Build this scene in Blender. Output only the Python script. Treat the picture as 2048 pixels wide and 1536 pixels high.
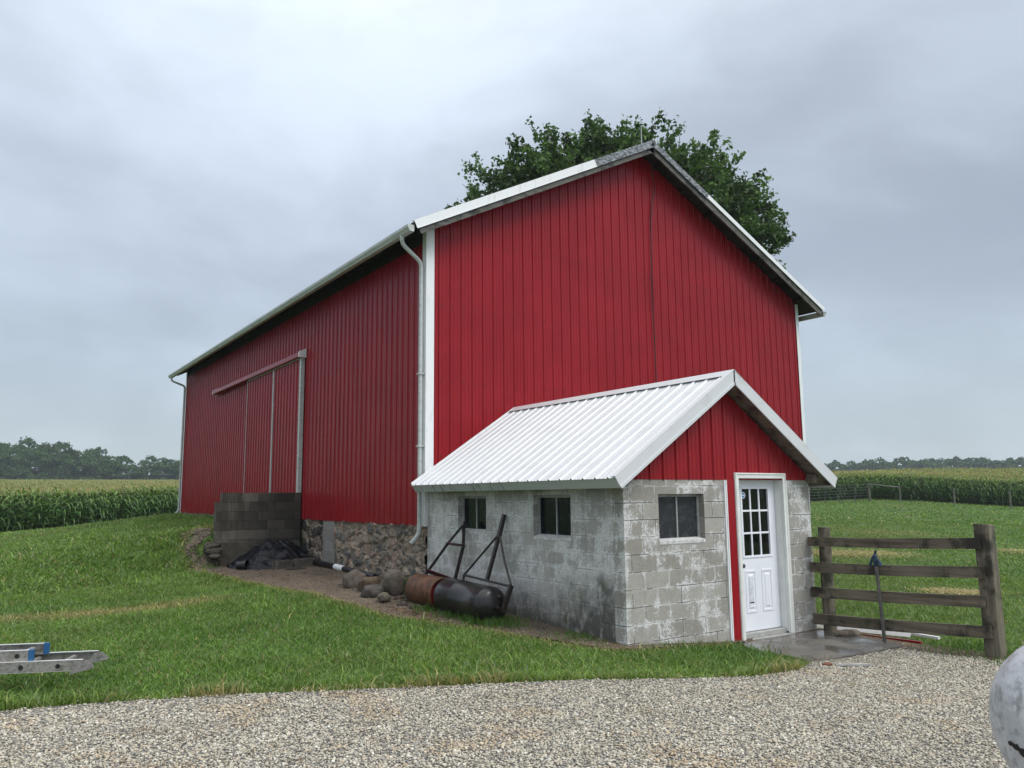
import bpy, bmesh, math, random
import numpy as np
from mathutils import Vector, Matrix
from mathutils.geometry import delaunay_2d_cdt

# ---------------------------------------------------------------- camera, light, exposure
sc = bpy.context.scene
for o in list(bpy.data.objects):
    bpy.data.objects.remove(o)
COL = sc.collection
rng = np.random.default_rng(7)
random.seed(7)
R = math.radians

CAM = np.array([-6.371, -11.9643, 1.9057])
YAW, PITCH, ROLL, FOC = .5988, .1412, -.0093, 1575.3
cam_d = bpy.data.cameras.new("camera")
cam = bpy.data.objects.new("camera", cam_d)
COL.objects.link(cam)
_fw = np.array([math.sin(YAW) * math.cos(PITCH), math.cos(YAW) * math.cos(PITCH), math.sin(PITCH)])
_rt = np.array([math.cos(YAW), -math.sin(YAW), 0])
_up = np.cross(_rt, _fw)
_r3 = _rt * math.cos(ROLL) + _up * math.sin(ROLL)
_u3 = _up * math.cos(ROLL) - _rt * math.sin(ROLL)
cam.matrix_world = Matrix([[_r3[i], _u3[i], -_fw[i], CAM[i]] for i in range(3)] + [[0, 0, 0, 1]])
cam_d.sensor_width = 36
cam_d.lens = 36 * FOC / 2048
cam_d.clip_start = .1
cam_d.clip_end = 6000
sc.camera = cam

SUN_AZ, SUN_EL = R(155), R(52)          # azimuth clockwise from +y
sun_d = bpy.data.lights.new("sun", 'SUN')
sun_d.energy = 1.1
sun_d.angle = R(28)
sun_d.color = (1.0, .97, .93)
sun = bpy.data.objects.new("sun", sun_d)
COL.objects.link(sun)
_s = Vector((math.sin(SUN_AZ) * math.cos(SUN_EL), math.cos(SUN_AZ) * math.cos(SUN_EL), math.sin(SUN_EL)))
sun.rotation_euler = _s.to_track_quat('Z', 'Y').to_euler()

sc.view_settings.view_transform = 'Standard'
sc.view_settings.look = 'None'
sc.view_settings.gamma = 1
sc.view_settings.exposure = 0.85
sc.cycles.volume_bounces = 0
sc.cycles.max_bounces = 6
sc.cycles.transparent_max_bounces = 8


# ---------------------------------------------------------------- node helper
class G:
    def __init__(s, nt):
        s.nt = nt
        s.n = nt.nodes
        s.l = nt.links

    def new(s, t, **kw):
        n = s.n.new(t)
        for k, v in kw.items():
            setattr(n, k, v)
        return n

    def put(s, sock, v):
        if v is None:
            return
        if hasattr(v, 'is_output'):
            s.l.new(v, sock)
        elif isinstance(v, (tuple, list)):
            if sock.type == 'RGBA' and len(v) == 3:
                v = (*v, 1)
            sock.default_value = v
        else:
            if sock.type == 'RGBA':
                v = (v, v, v, 1)
            sock.default_value = v

    def math(s, op, a, b=None, c=None, clamp=False):
        n = s.new('ShaderNodeMath', operation=op, use_clamp=clamp)
        s.put(n.inputs[0], a)
        s.put(n.inputs[1], b)
        s.put(n.inputs[2], c)
        return n.outputs[0]

    def mul(s, a, b): return s.math('MULTIPLY', a, b)
    def add(s, a, b): return s.math('ADD', a, b)

    def vmath(s, op, a, b=None):
        n = s.new('ShaderNodeVectorMath', operation=op)
        s.put(n.inputs[0], a)
        s.put(n.inputs[1], b)
        return n.outputs['Value'] if op in ('DOT_PRODUCT', 'LENGTH') else n.outputs[0]

    def map(s, vec, scale=(1, 1, 1), loc=(0, 0, 0), rot=(0, 0, 0)):
        n = s.new('ShaderNodeMapping')
        s.put(n.inputs['Vector'], vec)
        n.inputs['Scale'].default_value = scale
        n.inputs['Location'].default_value = loc
        n.inputs['Rotation'].default_value = rot
        return n.outputs[0]

    def noise(s, vec, scale, detail=4, rough=.55, color=False):
        n = s.new('ShaderNodeTexNoise')
        s.put(n.inputs['Vector'], vec)
        n.inputs['Scale'].default_value = scale
        n.inputs['Detail'].default_value = detail
        n.inputs['Roughness'].default_value = rough
        return n.outputs['Color' if color else 'Fac']

    def voro(s, vec, scale, feature='F1', out='Distance'):
        n = s.new('ShaderNodeTexVoronoi', feature=feature)
        s.put(n.inputs['Vector'], vec)
        n.inputs['Scale'].default_value = scale
        return n.outputs[out]

    def rmap(s, v, a, b, c=0., d=1., smooth=True):
        n = s.new('ShaderNodeMapRange', interpolation_type='SMOOTHSTEP' if smooth else 'LINEAR')
        s.put(n.inputs['Value'], v)
        n.inputs['From Min'].default_value = a
        n.inputs['From Max'].default_value = b
        n.inputs['To Min'].default_value = c
        n.inputs['To Max'].default_value = d
        return n.outputs[0]

    def mix(s, f, a, b, mode='MIX'):
        n = s.new('ShaderNodeMix', data_type='RGBA', blend_type=mode)
        s.put(n.inputs[0], f)
        s.put(n.inputs[6], a)
        s.put(n.inputs[7], b)
        return n.outputs[2]

    def ramp(s, f, stops):
        n = s.new('ShaderNodeValToRGB')
        s.put(n.inputs[0], f)
        e = n.color_ramp.elements
        while len(e) < len(stops):
            e.new(.5)
        for i, (p, c) in enumerate(stops):
            e[i].position = p
            e[i].color = (*c, 1) if len(c) == 3 else c
        return n.outputs[0]

    def bump(s, h, strength=.3, dist=.01):
        n = s.new('ShaderNodeBump')
        s.put(n.inputs['Height'], h)
        n.inputs['Strength'].default_value = strength
        n.inputs['Distance'].default_value = dist
        return n.outputs[0]

    def coord(s, k='Object'): return s.new('ShaderNodeTexCoord').outputs[k]
    def uv(s): return s.new('ShaderNodeTexCoord').outputs['UV']
    def pos(s): return s.new('ShaderNodeNewGeometry').outputs['Position']
    def attr(s, name, out='Color'):
        n = s.new('ShaderNodeAttribute', attribute_name=name)
        return n.outputs[out]
    def island(s): return s.new('ShaderNodeNewGeometry').outputs['Random Per Island']
    def sep(s, v):
        n = s.new('ShaderNodeSeparateXYZ')
        s.put(n.inputs[0], v)
        return n.outputs


MATS = {}


def mat(name, fn):
    m = bpy.data.materials.new(name)
    m.use_nodes = True
    g = G(m.node_tree)
    p = g.n['Principled BSDF']
    d = fn(g, p) or {}
    for k, v in d.items():
        g.put(p.inputs[k], v)
    MATS[name] = m
    return m


def simple(name, col, rough=.5, metal=0., var=.12, nscale=6., bump=0., bscale=60., spec=.5):
    def fn(g, p):
        c = g.coord()
        n = g.noise(c, nscale, 5)
        f = g.rmap(n, .3, .7, 1 - var, 1 + var, False)
        v = g.vmath('MULTIPLY', col, None)
        vm = g.new('ShaderNodeVectorMath', operation='SCALE')
        vm.inputs[0].default_value = col
        g.put(vm.inputs['Scale'], f)
        d = {'Base Color': vm.outputs[0], 'Roughness': rough, 'Metallic': metal, 'Specular IOR Level': spec}
        if bump:
            d['Normal'] = g.bump(g.noise(c, bscale, 5), bump, .01)
        return d
    return mat(name, fn)


# ---------------------------------------------------------------- world: overcast sky
w = bpy.data.worlds.new("World")
sc.world = w
w.use_nodes = True
g = G(w.node_tree)
bgn = g.n['Background']
sky = g.new('ShaderNodeTexSky', sky_type='NISHITA', sun_disc=False)
sky.sun_elevation = SUN_EL
sky.sun_rotation = SUN_AZ
dirv = g.vmath('NORMALIZE', g.coord('Generated'))
dz = g.sep(dirv)[2]
warp = g.vmath('ADD', g.map(dirv, (1, 1, 2.2)), g.vmath('MULTIPLY', g.noise(dirv, 2.0, 3, color=True), (.35, .35, .35)))
n1 = g.noise(warp, 2.2, 6, .5)
n2 = g.noise(g.map(warp, loc=(5, 2, 1)), 5.5, 6, .55)
n = g.add(g.mul(n1, .76), g.mul(n2, .24))
base = g.ramp(g.rmap(dz, 0, 1, 0, 1, False), [(0, (.305, .352, .385)), (.08, (.292, .338, .375)), (.28, (.298, .338, .396)), (.52, (.375, .418, .475)), (.8, (.80, .83, .87)), (1, (.98, 1.0, 1.03))])
cl = g.rmap(n, .36, .64, .84, 1.15)


def lobe(v, p, amp):
    v = np.array(v) / np.linalg.norm(v)
    d = g.math('MAXIMUM', g.vmath('DOT_PRODUCT', dirv, tuple(v)), 0)
    return g.mul(g.math('POWER', d, p), amp)


light = g.add(g.add(g.add(g.add(1.0, lobe((.45, .885, .72), 20, .20)), lobe((-.02, 1, .62), 14, .18)), lobe((.93, .40, .46), 24, -.20)), lobe((.875, .4843, .1913), 60, .10))
light = g.add(light, lobe((.10, 1., .32), 40, -.06))
light = g.add(light, lobe((-1, -.1, .35), 2.5, -.08))
light = g.add(light, lobe((.3, -1, .7), 3, .55))
vs = g.new('ShaderNodeVectorMath', operation='SCALE')
g.put(vs.inputs[0], base)
g.put(vs.inputs['Scale'], g.mul(cl, light))
sk = g.new('ShaderNodeVectorMath', operation='SCALE')
g.put(sk.inputs[0], sky.outputs[0])
sk.inputs['Scale'].default_value = .10
tot = g.mix(.12, vs.outputs[0], sk.outputs[0])
g.put(bgn.inputs[0], tot)
bgn.inputs[1].default_value = 1.0


# ---------------------------------------------------------------- mesh helper
def woff(p):
    o = Vector((0, 0, 0))
    while p is not None:
        o += p.location
        p = p.parent
    return np.array(o)


def add_uv(me):
    """metric uv: each face is laid flat along its main axis"""
    nl = len(me.loops)
    if nl == 0:
        return
    uvl = me.uv_layers.new(name='UVMap')
    vi = np.empty(nl, np.int32)
    me.loops.foreach_get('vertex_index', vi)
    co = np.empty(len(me.vertices) * 3, np.float32)
    me.vertices.foreach_get('co', co)
    co = co.reshape(-1, 3)
    nr = np.empty(len(me.polygons) * 3, np.float32)
    me.polygons.foreach_get('normal', nr)
    nr = np.abs(nr.reshape(-1, 3))
    lt = np.empty(len(me.polygons), np.int32)
    me.polygons.foreach_get('loop_total', lt)
    ax = np.repeat(nr.argmax(1), lt)
    P = co[vi]
    U = np.where((ax == 0)[:, None], P[:, [1, 2]], np.where((ax == 1)[:, None], P[:, [0, 2]], P[:, [0, 1]]))
    uvl.data.foreach_set('uv', U.astype(np.float32).ravel())


def mesh(name, V, F, m, parent=None, loc=None, smooth=False, uv=True, col=None, mats=None, fm=None):
    """V in world metres; F list of index lists or an (n,k) array. Returns ONE linked object."""
    V = np.asarray(V, np.float32).reshape(-1, 3)
    off = woff(parent)
    if loc is not None:
        off = off + np.asarray(loc, float)
    V = V - off.astype(np.float32)
    me = bpy.data.meshes.new(name)
    if isinstance(F, np.ndarray):
        n, k = F.shape
        me.vertices.add(len(V))
        me.vertices.foreach_set('co', V.ravel())
        me.loops.add(n * k)
        me.loops.foreach_set('vertex_index', F.astype(np.int32).ravel())
        me.polygons.add(n)
        me.polygons.foreach_set('loop_start', np.arange(0, n * k, k, dtype=np.int32))
        me.polygons.foreach_set('loop_total', np.full(n, k, np.int32))
        me.update(calc_edges=True)
    else:
        me.from_pydata([tuple(v) for v in V.tolist()], [], F)
        me.update()
    if uv:
        add_uv(me)
    if col is not None:
        a = me.color_attributes.new('col', 'FLOAT_COLOR', 'POINT')
        c = np.ones((len(V), 4), np.float32)
        c[:, :3] = col
        a.data.foreach_set('color', c.ravel())
    if smooth:
        me.polygons.foreach_set('use_smooth', np.ones(len(me.polygons), bool))
    for mm in (mats or [m]):
        if mm is not None:
            me.materials.append(MATS[mm] if isinstance(mm, str) else mm)
    if fm is not None:
        me.polygons.foreach_set('material_index', np.asarray(fm, np.int32))
    o = bpy.data.objects.new(name, me)
    COL.objects.link(o)
    if parent is not None:
        o.parent = parent
    if loc is not None:
        o.location = loc
    return o


def tag(o, label=None, cat=None, group=None, kind=None):
    for k, v in (('label', label), ('category', cat), ('group', group), ('kind', kind)):
        if v:
            o[k] = v
    return o


def thing(name, label, cat, loc=(0, 0, 0), group=None):
    o = bpy.data.objects.new(name, None)
    COL.objects.link(o)
    o.location = loc
    o.empty_display_size = .2
    return tag(o, label, cat, group)


class MB:
    def __init__(s):
        s.V = []
        s.F = []

    def raw(s, V, F):
        b = len(s.V)
        s.V += [tuple(map(float, v)) for v in V]
        s.F += [[i + b for i in f] for f in F]
        return s

    def hexa(s, a, b):
        """a,b: two rings of 4 points"""
        return s.raw(list(a) + list(b), [[3, 2, 1, 0], [4, 5, 6, 7], [0, 1, 5, 4], [1, 2, 6, 5], [2, 3, 7, 6], [3, 0, 4, 7]])

    def box(s, x0, x1, y0, y1, z0, z1):
        return s.hexa([(x0, y0, z0), (x1, y0, z0), (x1, y1, z0), (x0, y1, z0)], [(x0, y0, z1), (x1, y0, z1), (x1, y1, z1), (x0, y1, z1)])

    def bar(s, p, q, wd, ht, up=(0, 0, 1)):
        p, q = np.array(p, float), np.array(q, float)
        d = (q - p) / np.linalg.norm(q - p)
        sd = np.cross(d, up)
        sd /= np.linalg.norm(sd)
        u = np.cross(sd, d)
        c = [(-1, -1), (1, -1), (1, 1), (-1, 1)]
        return s.hexa([p + sd * a * wd / 2 + u * b * ht / 2 for a, b in c], [q + sd * a * wd / 2 + u * b * ht / 2 for a, b in c])

    def tube(s, pts, r, n=10, cap=True):
        P = [np.array(p, float) for p in pts]
        rs = r if hasattr(r, '__len__') else [r] * len(P)
        V = []
        F = []
        d0 = P[1] - P[0]
        ref = np.array([0, 0, 1.]) if abs(d0[2]) < .9 * np.linalg.norm(d0) else np.array([1., 0, 0])
        for i, p in enumerate(P):
            d = P[min(i + 1, len(P) - 1)] - P[max(i - 1, 0)]
            d = d / (np.linalg.norm(d) + 1e-9)
            a = ref - d * (ref @ d)
            a /= np.linalg.norm(a) + 1e-9
            ref = a
            b = np.cross(d, a)
            for k in range(n):
                t = 2 * math.pi * k / n
                V.append(p + rs[i] * (a * math.cos(t) + b * math.sin(t)))
        for i in range(len(P) - 1):
            for k in range(n):
                F.append([i * n + k, i * n + (k + 1) % n, (i + 1) * n + (k + 1) % n, (i + 1) * n + k])
        if cap:
            F.append(list(range(n))[::-1])
            F.append([(len(P) - 1) * n + k for k in range(n)])
        return s.raw(V, F)

    def prism(s, prof, p, q, e1, e2, cap=True):
        """2-D profile swept from p to q, profile axes e1,e2"""
        p, q, e1, e2 = (np.array(v, float) for v in (p, q, e1, e2))
        n = len(prof)
        V = [p + e1 * a + e2 * b for a, b in prof] + [q + e1 * a + e2 * b for a, b in prof]
        F = [[k, (k + 1) % n, n + (k + 1) % n, n + k] for k in range(n)]
        if cap:
            F += [list(range(n))[::-1], [n + k for k in range(n)]]
        return s.raw(V, F)

    def build(s, name, m, parent=None, loc=None, smooth=False, bevel=0., **kw):
        o = mesh(name, s.V, s.F, m, parent, loc, smooth, **kw)
        bm = bmesh.new()
        bm.from_mesh(o.data)
        bmesh.ops.recalc_face_normals(bm, faces=bm.faces)
        bm.to_mesh(o.data)
        bm.free()
        if bevel:
            b = o.modifiers.new('bevel', 'BEVEL')
            b.width = bevel
            b.segments = 2
            b.limit_method = 'ANGLE'
        return o


def lathe(prof, c, ax, e1, n=32):
    """profile (dist along ax, radius) spun round ax through c"""
    c, ax, e1 = (np.array(v, float) for v in (c, ax, e1))
    e2 = np.cross(ax, e1)
    V = []
    F = []
    for a, r in prof:
        for k in range(n):
            t = 2 * math.pi * k / n
            V.append(c + ax * a + r * (e1 * math.cos(t) + e2 * math.sin(t)))
    for i in range(len(prof) - 1):
        for k in range(n):
            F.append([i * n + k, i * n + (k + 1) % n, (i + 1) * n + (k + 1) % n, (i + 1) * n + k])
    return V, F


def smooth_by_angle(o, ang=40):
    me = o.data
    me.polygons.foreach_set('use_smooth', np.ones(len(me.polygons), bool))
    bm = bmesh.new()
    bm.from_mesh(me)
    for e in bm.edges:
        if len(e.link_faces) == 2 and e.calc_face_angle(0) > R(ang):
            e.smooth = False
    bm.to_mesh(me)
    bm.free()


def inpoly(x, y, poly):
    r = np.zeros(x.shape, bool)
    n = len(poly)
    j = n - 1
    for i in range(n):
        xi, yi = poly[i]
        xj, yj = poly[j]
        c = ((yi > y) != (yj > y)) & (x < (xj - xi) * (y - yi) / (yj - yi + 1e-12) + xi)
        r ^= c
        j = i
    return r


def polydist(x, y, poly):
    d = np.full(x.shape, 1e9)
    for i in range(len(poly)):
        ax, ay = poly[i - 1]
        bx, by = poly[i]
        t = np.clip(((x - ax) * (bx - ax) + (y - ay) * (by - ay)) / ((bx - ax) ** 2 + (by - ay) ** 2 + 1e-12), 0, 1)
        d = np.minimum(d, np.hypot(x - ax - t * (bx - ax), y - ay - t * (by - ay)))
    return d


def vnoise(x, y, s=1., seed=0):
    """cheap value noise 0..1"""
    x = x / s
    y = y / s
    xi = np.floor(x).astype(np.int64)
    yi = np.floor(y).astype(np.int64)
    fx = x - xi
    fy = y - yi
    fx = fx * fx * (3 - 2 * fx)
    fy = fy * fy * (3 - 2 * fy)

    def h(a, b):
        n = (a * 374761393 + b * 668265263 + seed * 974711) & 0x7fffffff
        n = ((n ^ (n >> 13)) * 1274126177) & 0x7fffffff
        return ((n ^ (n >> 16)) & 0xffff) / 65535.
    return (h(xi, yi) * (1 - fx) + h(xi + 1, yi) * fx) * (1 - fy) + (h(xi, yi + 1) * (1 - fx) + h(xi + 1, yi + 1) * fx) * fy


# ---------------------------------------------------------------- terrain heights
CP1=[(0,-4.9,.17),(.6,-5.2,.12),(1.85,-5.0,0.0),(3.6,-4.9,.0),(0,-2.5,.27),(0,-.05,.42),(-.1,3,.44),(0,5.5,.46),(-1.9,5.5,.42),(-.55,-1.1,.27),(-.55,-2.2,.23),(-.55,-2.95,.20),(-1.3,-3.5,.24),(-1.3,0,.33),
(1.6,-6.4,.0),(3.4,-6.4,-.02),(3.5,-7.4,-.02),(0,-6.6,.1),(-3,-5,.18),(-6,-3.5,.2),(-6,1,.32),(-6.4,-12,.25),(-3,-8,.2),(0,-9,.1),(3,-10,.05),(-10,-5,.2),(-12,3,.3),(-3.5,3,.4),
(6,-8,.0),(10,-3,.0),(16,0,.1),(30,8,.4),(57.5,27.3,1.15),(62,18.5,.5),(66,10,.2),(54,31,.9),(45,34,.85),(20,20,.5),(12,10,.5),(80,32,1.3),(75,0,0),(30,-10,-.2),(10,-15,0),(50,22,.95)]
CP2=[(0,6,1.33),(0,12,1.33),(0,18.8,1.33),(-1.9,6.2,1.25),(-2.2,9,1.1),(-2.5,14,1.05),(-2.5,19,1.05),(-5,12,.7),(-5,18,.7),(-9,12,.4),(-8,20,.4),(2,24,1.0),(8,26,1.0),(-5,35,.3),(2.4,35,.72),(-4.8,48,-.05),(4.8,55,.45),(4.8,60,.42),(10,50,.8),(15,70,.6),(-14,35,-.1),(-14,50,-.4),(20,30,1.0),(13,15,.8),(-20,20,.1)]
def _fit(CP,s):
    a=np.array(CP,float); d=np.sqrt(((a[:,None,:2]-a[None,:,:2])**2).sum(-1)+s*s)
    n=len(a); A=np.zeros((n+1,n+1)); A[:n,:n]=-d; A[:n,n]=1;A[n,:n]=1
    A[:n,:n]+=np.eye(n)*.12
    w=np.linalg.solve(A,np.append(a[:,2],0)); return a,w,s
F1=_fit(CP1,1.5); F2=_fit(CP2,2.0)
def _ev(F,x,y):
    a,w,s=F; o=np.full(x.shape,w[-1])
    for i in range(len(a)): o-=w[i]*np.sqrt((x-a[i,0])**2+(y-a[i,1])**2+s*s)
    return o
def sst(t): t=np.clip(t,0,1); return t*t*(3-2*t)
def height(x,y):
    x=np.asarray(x,float);y=np.asarray(y,float)
    w=np.clip(.06+(-1.95-x)*1.3,.06,6.)
    S=sst((y-6.16+w)/(2*w))
    S=S*np.where(x>10.5,0,1)*np.where((x>0)&(y<19),0,1) if False else S
    right=sst((x-8)/6)       # right of the barn only the lawn set counts
    right=np.where(y>40,0,right)
    S=S*(1-sst((x-6)/5)*sst((45-y)/10))
    h=_ev(F1,x,y)*(1-S)+_ev(F2,x,y)*S
    D=np.hypot(x+6.4,y+12)
    f=sst((D-78)/90)
    h=np.clip(h,-1,2)*(1-f)+f*.3
    az=np.arctan2(x+6.4,y+12)
    rise=(.0245+.0*az)*np.clip(D-50,0,300)*sst((D-45)/60)
    h=h+rise
    return h


def hz(x, y):
    return float(height(np.array([x]), np.array([y]))[0])


def az_dist(x, y):
    dx, dy = x - CAM[0], y - CAM[1]
    return np.arctan2(dx, dy) - YAW, np.hypot(dx, dy)


GRAVEL = [(-30, 2), (-14, -1.9), (-8.5, -3.35), (-6.05, -4.03), (-5.16, -4.28), (-4.2, -4.64), (-3.03, -5.22), (-1.78, -5.82), (-.66, -6.32), (.18, -6.53), (1.07, -6.46), (1.62, -6.2),
          (1.66, -6.12), (3.42, -6.2), (3.4, -6.75), (3.55, -7.35), (3.9, -8.2), (5.5, -11), (9, -17), (12, -30), (-30, -30)]
DIRT = [(-.02, 6.02), (-1.9, 6.02), (-1.95, 6.25), (-1.6, 7.6), (-2.16, 6.7), (-2.42, 6.34), (-2.52, 6.18), (-2.42, 5.9), (-2.27, 4.52), (-2.16, 2.84), (-1.92, 1.61), (-1.62, .52), (-1.41, -.93), (-1.33, -1.7), (-1.1, -2.1),
        (-.88, -3.15), (-.74, -3.76), (-.52, -4.5), (-.3, -4.96), (.06, -5.1), (1.0, -5.02), (1.86, -4.99), (3.6, -4.95), (3.6, 0.0), (0.3, 3)]
DIRT2 = [(3.3, -6.2), (3.42, -4.9), (3.62, -4.9), (3.75, -6.0), (3.85, -7.0), (3.75, -7.6), (3.5, -7.45), (3.38, -6.8)]


# ---------------------------------------------------------------- materials
def m_siding(g, p):
    c = g.coord()
    a = g.noise(c, 1.3, 4)
    b = g.noise(g.map(c, (18, 18, .5)), 1.0, 4)
    col = g.mix(g.rmap(a, .3, .7), (.242, .0095, .0150), (.285, .0120, .0182))
    col = g.mix(g.mul(g.rmap(b, .5, .8), .25), col, (.22, .012, .014))
    oil = g.noise(g.map(c, (3.0, 3.0, .35)), 1.0, 2)
    return {'Base Color': col, 'Roughness': g.rmap(b, .3, .8, .26, .38), 'Specular IOR Level': .20, 'Normal': g.bump(oil, .05, .03)}


mat('red_siding', m_siding)


def m_white(g, p):
    c = g.coord()
    b = g.noise(g.map(c, (6, 6, 1.2)), 2.0, 6)
    col = g.mix(g.rmap(b, .52, .8), (.78, .79, .79), (.60, .60, .57))
    return {'Base Color': col, 'Roughness': .38}


mat('white_trim', m_white)


def m_gutter(g, p):
    c = g.coord()
    b = g.noise(g.map(c, (4, 1.5, 8)), 2.0, 6)
    col = g.mix(g.rmap(b, .42, .72), (.50, .53, .51), (.38, .40, .37))
    return {'Base Color': col, 'Roughness': .42}


mat('gutter_metal', m_gutter)


def m_roofwhite(g, p):
    c = g.coord()
    b = g.noise(c, 3.0, 6)
    s = g.noise(g.map(c, (1.2, 14, 1.2)), 1.0, 5)
    col = g.mix(g.rmap(b, .5, .8), (.60, .615, .62), (.52, .53, .53))
    col = g.mix(g.mul(g.rmap(s, .6, .8), .3), col, (.48, .48, .46))
    return {'Base Color': col, 'Roughness': .35}


mat('white_roofing', m_roofwhite)


def m_streak(g, p):
    """white eave fascia with black drip streaks toward the barn end"""
    c = g.coord()
    s = g.noise(g.map(c, (2, 16, 1.4)), 1.0, 6, .6)
    blot = g.noise(g.map(c, (1, 1.0, 1), loc=(3, 1, 0)), .9, 3)
    y = g.sep(g.pos())[1]
    m = g.mul(g.mul(g.rmap(s, .50, .66), g.rmap(g.noise(g.map(c, (1, 3.1, 1), loc=(1, 2, 3)), 1.0, 2), .40, .55)), g.rmap(g.add(y, g.mul(blot, 2.0)), -2.8, -.8))
    col = g.mix(g.mul(m, .9), (.50, .54, .53), (.03, .033, .03))
    return {'Base Color': col, 'Roughness': .4}


mat('streaked_fascia', m_streak)


def m_galv(g, p):
    c = g.coord()
    b = g.noise(c, 5, 6)
    col = g.mix(g.rmap(b, .35, .7), (.42, .44, .45), (.30, .31, .31))
    return {'Base Color': col, 'Roughness': .38, 'Metallic': .5}


mat('galvanised', m_galv)


def m_mossy(g, p):
    c = g.coord()
    b = g.noise(g.map(c, (1, 1, 3)), 9, 8, .7)
    col = g.mix(g.rmap(b, .42, .62), (.045, .05, .055), (.34, .37, .39))
    return {'Base Color': col, 'Roughness': .5}


mat('weathered_trim', m_mossy)


def wood(name, a, b, axis=1, moss=0.):
    def fn(g, p):
        c = g.coord()
        sc_ = [22, 22, 22]
        sc_[axis] = 1.1
        gr = g.noise(g.map(c, tuple(sc_)), 1.0, 6, .65)
        pt = g.noise(c, 2.2, 4)
        dk = g.noise(g.map(c, loc=(4, 7, 2)), 3.4, 5, .6)
        col = g.mix(g.rmap(gr, .3, .7), a, b)
        col = g.mix(g.rmap(dk, .48, .66), col, tuple(v * .32 for v in a))
        if moss:
            col = g.mix(g.mul(g.rmap(pt, .5, .75), moss), col, (.06, .07, .03))
        return {'Base Color': col, 'Roughness': .7, 'Normal': g.bump(gr, .5, .006)}
    return mat(name, fn)


wood('dark_wood', (.016, .013, .011), (.034, .028, .023), 0)
wood('fascia_wood', (.055, .053, .045), (.135, .128, .11), 0)
wood('soffit_wood', (.16, .13, .11), (.26, .22, .19), 1)
wood('fence_board', (.070, .056, .038), (.19, .158, .112), 1, .5)
wood('fence_post', (.085, .072, .050), (.20, .172, .125), 2, .6)
wood('timber', (.1, .08, .06), (.2, .17, .13), 1)


def blockmat(name, a, b, paint, paint_lo, joint_dark, joint_pale, stain=None, streak=.2, off=(0, 0), pcol=(.66, .66, .645), rough=1.0, corner=0.):
    """worn concrete block: per-block tone, cracked joints, old whitewash clinging to the block edges"""
    def fn(g, p):
        u = g.map(g.uv(), loc=(off[0], off[1], 0))
        wob = g.vmath('ADD', u, g.vmath('MULTIPLY', g.vmath('SUBTRACT', g.noise(u, 5, 3, color=True), (.5, .5, .5)), (.016, .012, 0)))

        def brick(ms, sm, c1, c2, mo):
            br = g.new('ShaderNodeTexBrick', offset=.5)
            g.put(br.inputs['Vector'], wob)
            g.put(br.inputs['Color1'], c1)
            g.put(br.inputs['Color2'], c2)
            g.put(br.inputs['Mortar'], mo)
            br.inputs['Scale'].default_value = 1
            br.inputs['Mortar Size'].default_value = ms
            br.inputs['Mortar Smooth'].default_value = sm
            br.inputs['Brick Width'].default_value = .4064
            br.inputs['Row Height'].default_value = .2032
            return br
        c = g.coord()
        big = g.noise(c, 1.7, 4, .55)
        mid = g.noise(g.map(c, loc=(3, 1, 4)), 6, 6, .65)
        fine = g.noise(c, 42, 5, .7)
        grit = g.noise(g.map(c, loc=(1, 9, 4)), 120, 3, .6)
        vert = g.noise(g.map(c, (9, 9, .9)), 1.0, 5, .6)
        tone = brick(.0, 0, (*a, 1), (*b, 1), (*a, 1)).outputs[0]
        jn = brick(.0055, .3, (0, 0, 0, 1), (0, 0, 0, 1), (1, 1, 1, 1)).outputs[1]
        near = brick(.045, 1.0, (0, 0, 0, 1), (0, 0, 0, 1), (1, 1, 1, 1)).outputs[1]
        col = g.mix(g.mul(g.rmap(mid, .3, .7), .45 * rough), tone, g.mix(1.0, tone, (.66, .65, .63), 'MULTIPLY'))
        col = g.mix(g.mul(g.rmap(fine, .48, .68), .38 * rough), col, g.mix(1.0, col, (.5, .49, .47), 'MULTIPLY'))
        col = g.mix(g.mul(g.rmap(grit, .5, .7), .22 * rough), col, pcol)
        sc_ = g.add(g.add(g.add(g.mul(big, .36), g.mul(mid, .28)), g.mul(fine, .22)), g.mul(g.noise(g.map(c, (13, 13, 2.2), loc=(7, 3, 5)), 1.0, 5, .65), .14))
        sc_ = g.add(sc_, g.mul(near, .045))
        xyz = g.sep(g.pos())
        edge_ = g.mul(g.rmap(g.math('ABSOLUTE', g.math('SUBTRACT', xyz[0], .04)), .0, .11, 1, 0), g.rmap(g.math('ABSOLUTE', g.math('ADD', xyz[1], 4.89)), .0, .11, 1, 0))
        sc_ = g.add(sc_, g.mul(edge_, .07 * corner))
        pm = g.rmap(sc_, paint_lo, paint_lo + .075)
        pm = g.mul(pm, g.rmap(fine, .34, .52, .3, 1))
        col = g.mix(g.mul(pm, paint), col, pcol)
        col = g.mix(g.mul(g.rmap(vert, .54, .74), streak), col, (.11, .107, .095))
        jd = g.mul(jn, g.rmap(g.noise(c, 2.6, 3), .47, .56))
        jp = g.mul(jn, g.rmap(g.noise(g.map(c, loc=(4, 4, 9)), 2.2, 3), .46, .56))
        col = g.mix(g.mul(jp, joint_pale), col, (.70, .70, .69))
        col = g.mix(g.mul(jd, joint_dark), col, (.045, .043, .038))
        if stain:
            col = stain(g, c, col, mid, fine, big)
        h = g.add(g.add(g.mul(jn, -.6), g.mul(fine, .22)), g.add(g.mul(pm, .14), g.mul(grit, .10)))
        return {'Base Color': col, 'Roughness': .85, 'Specular IOR Level': .25, 'Normal': g.bump(h, .8, .012)}
    return mat(name, fn)


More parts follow.
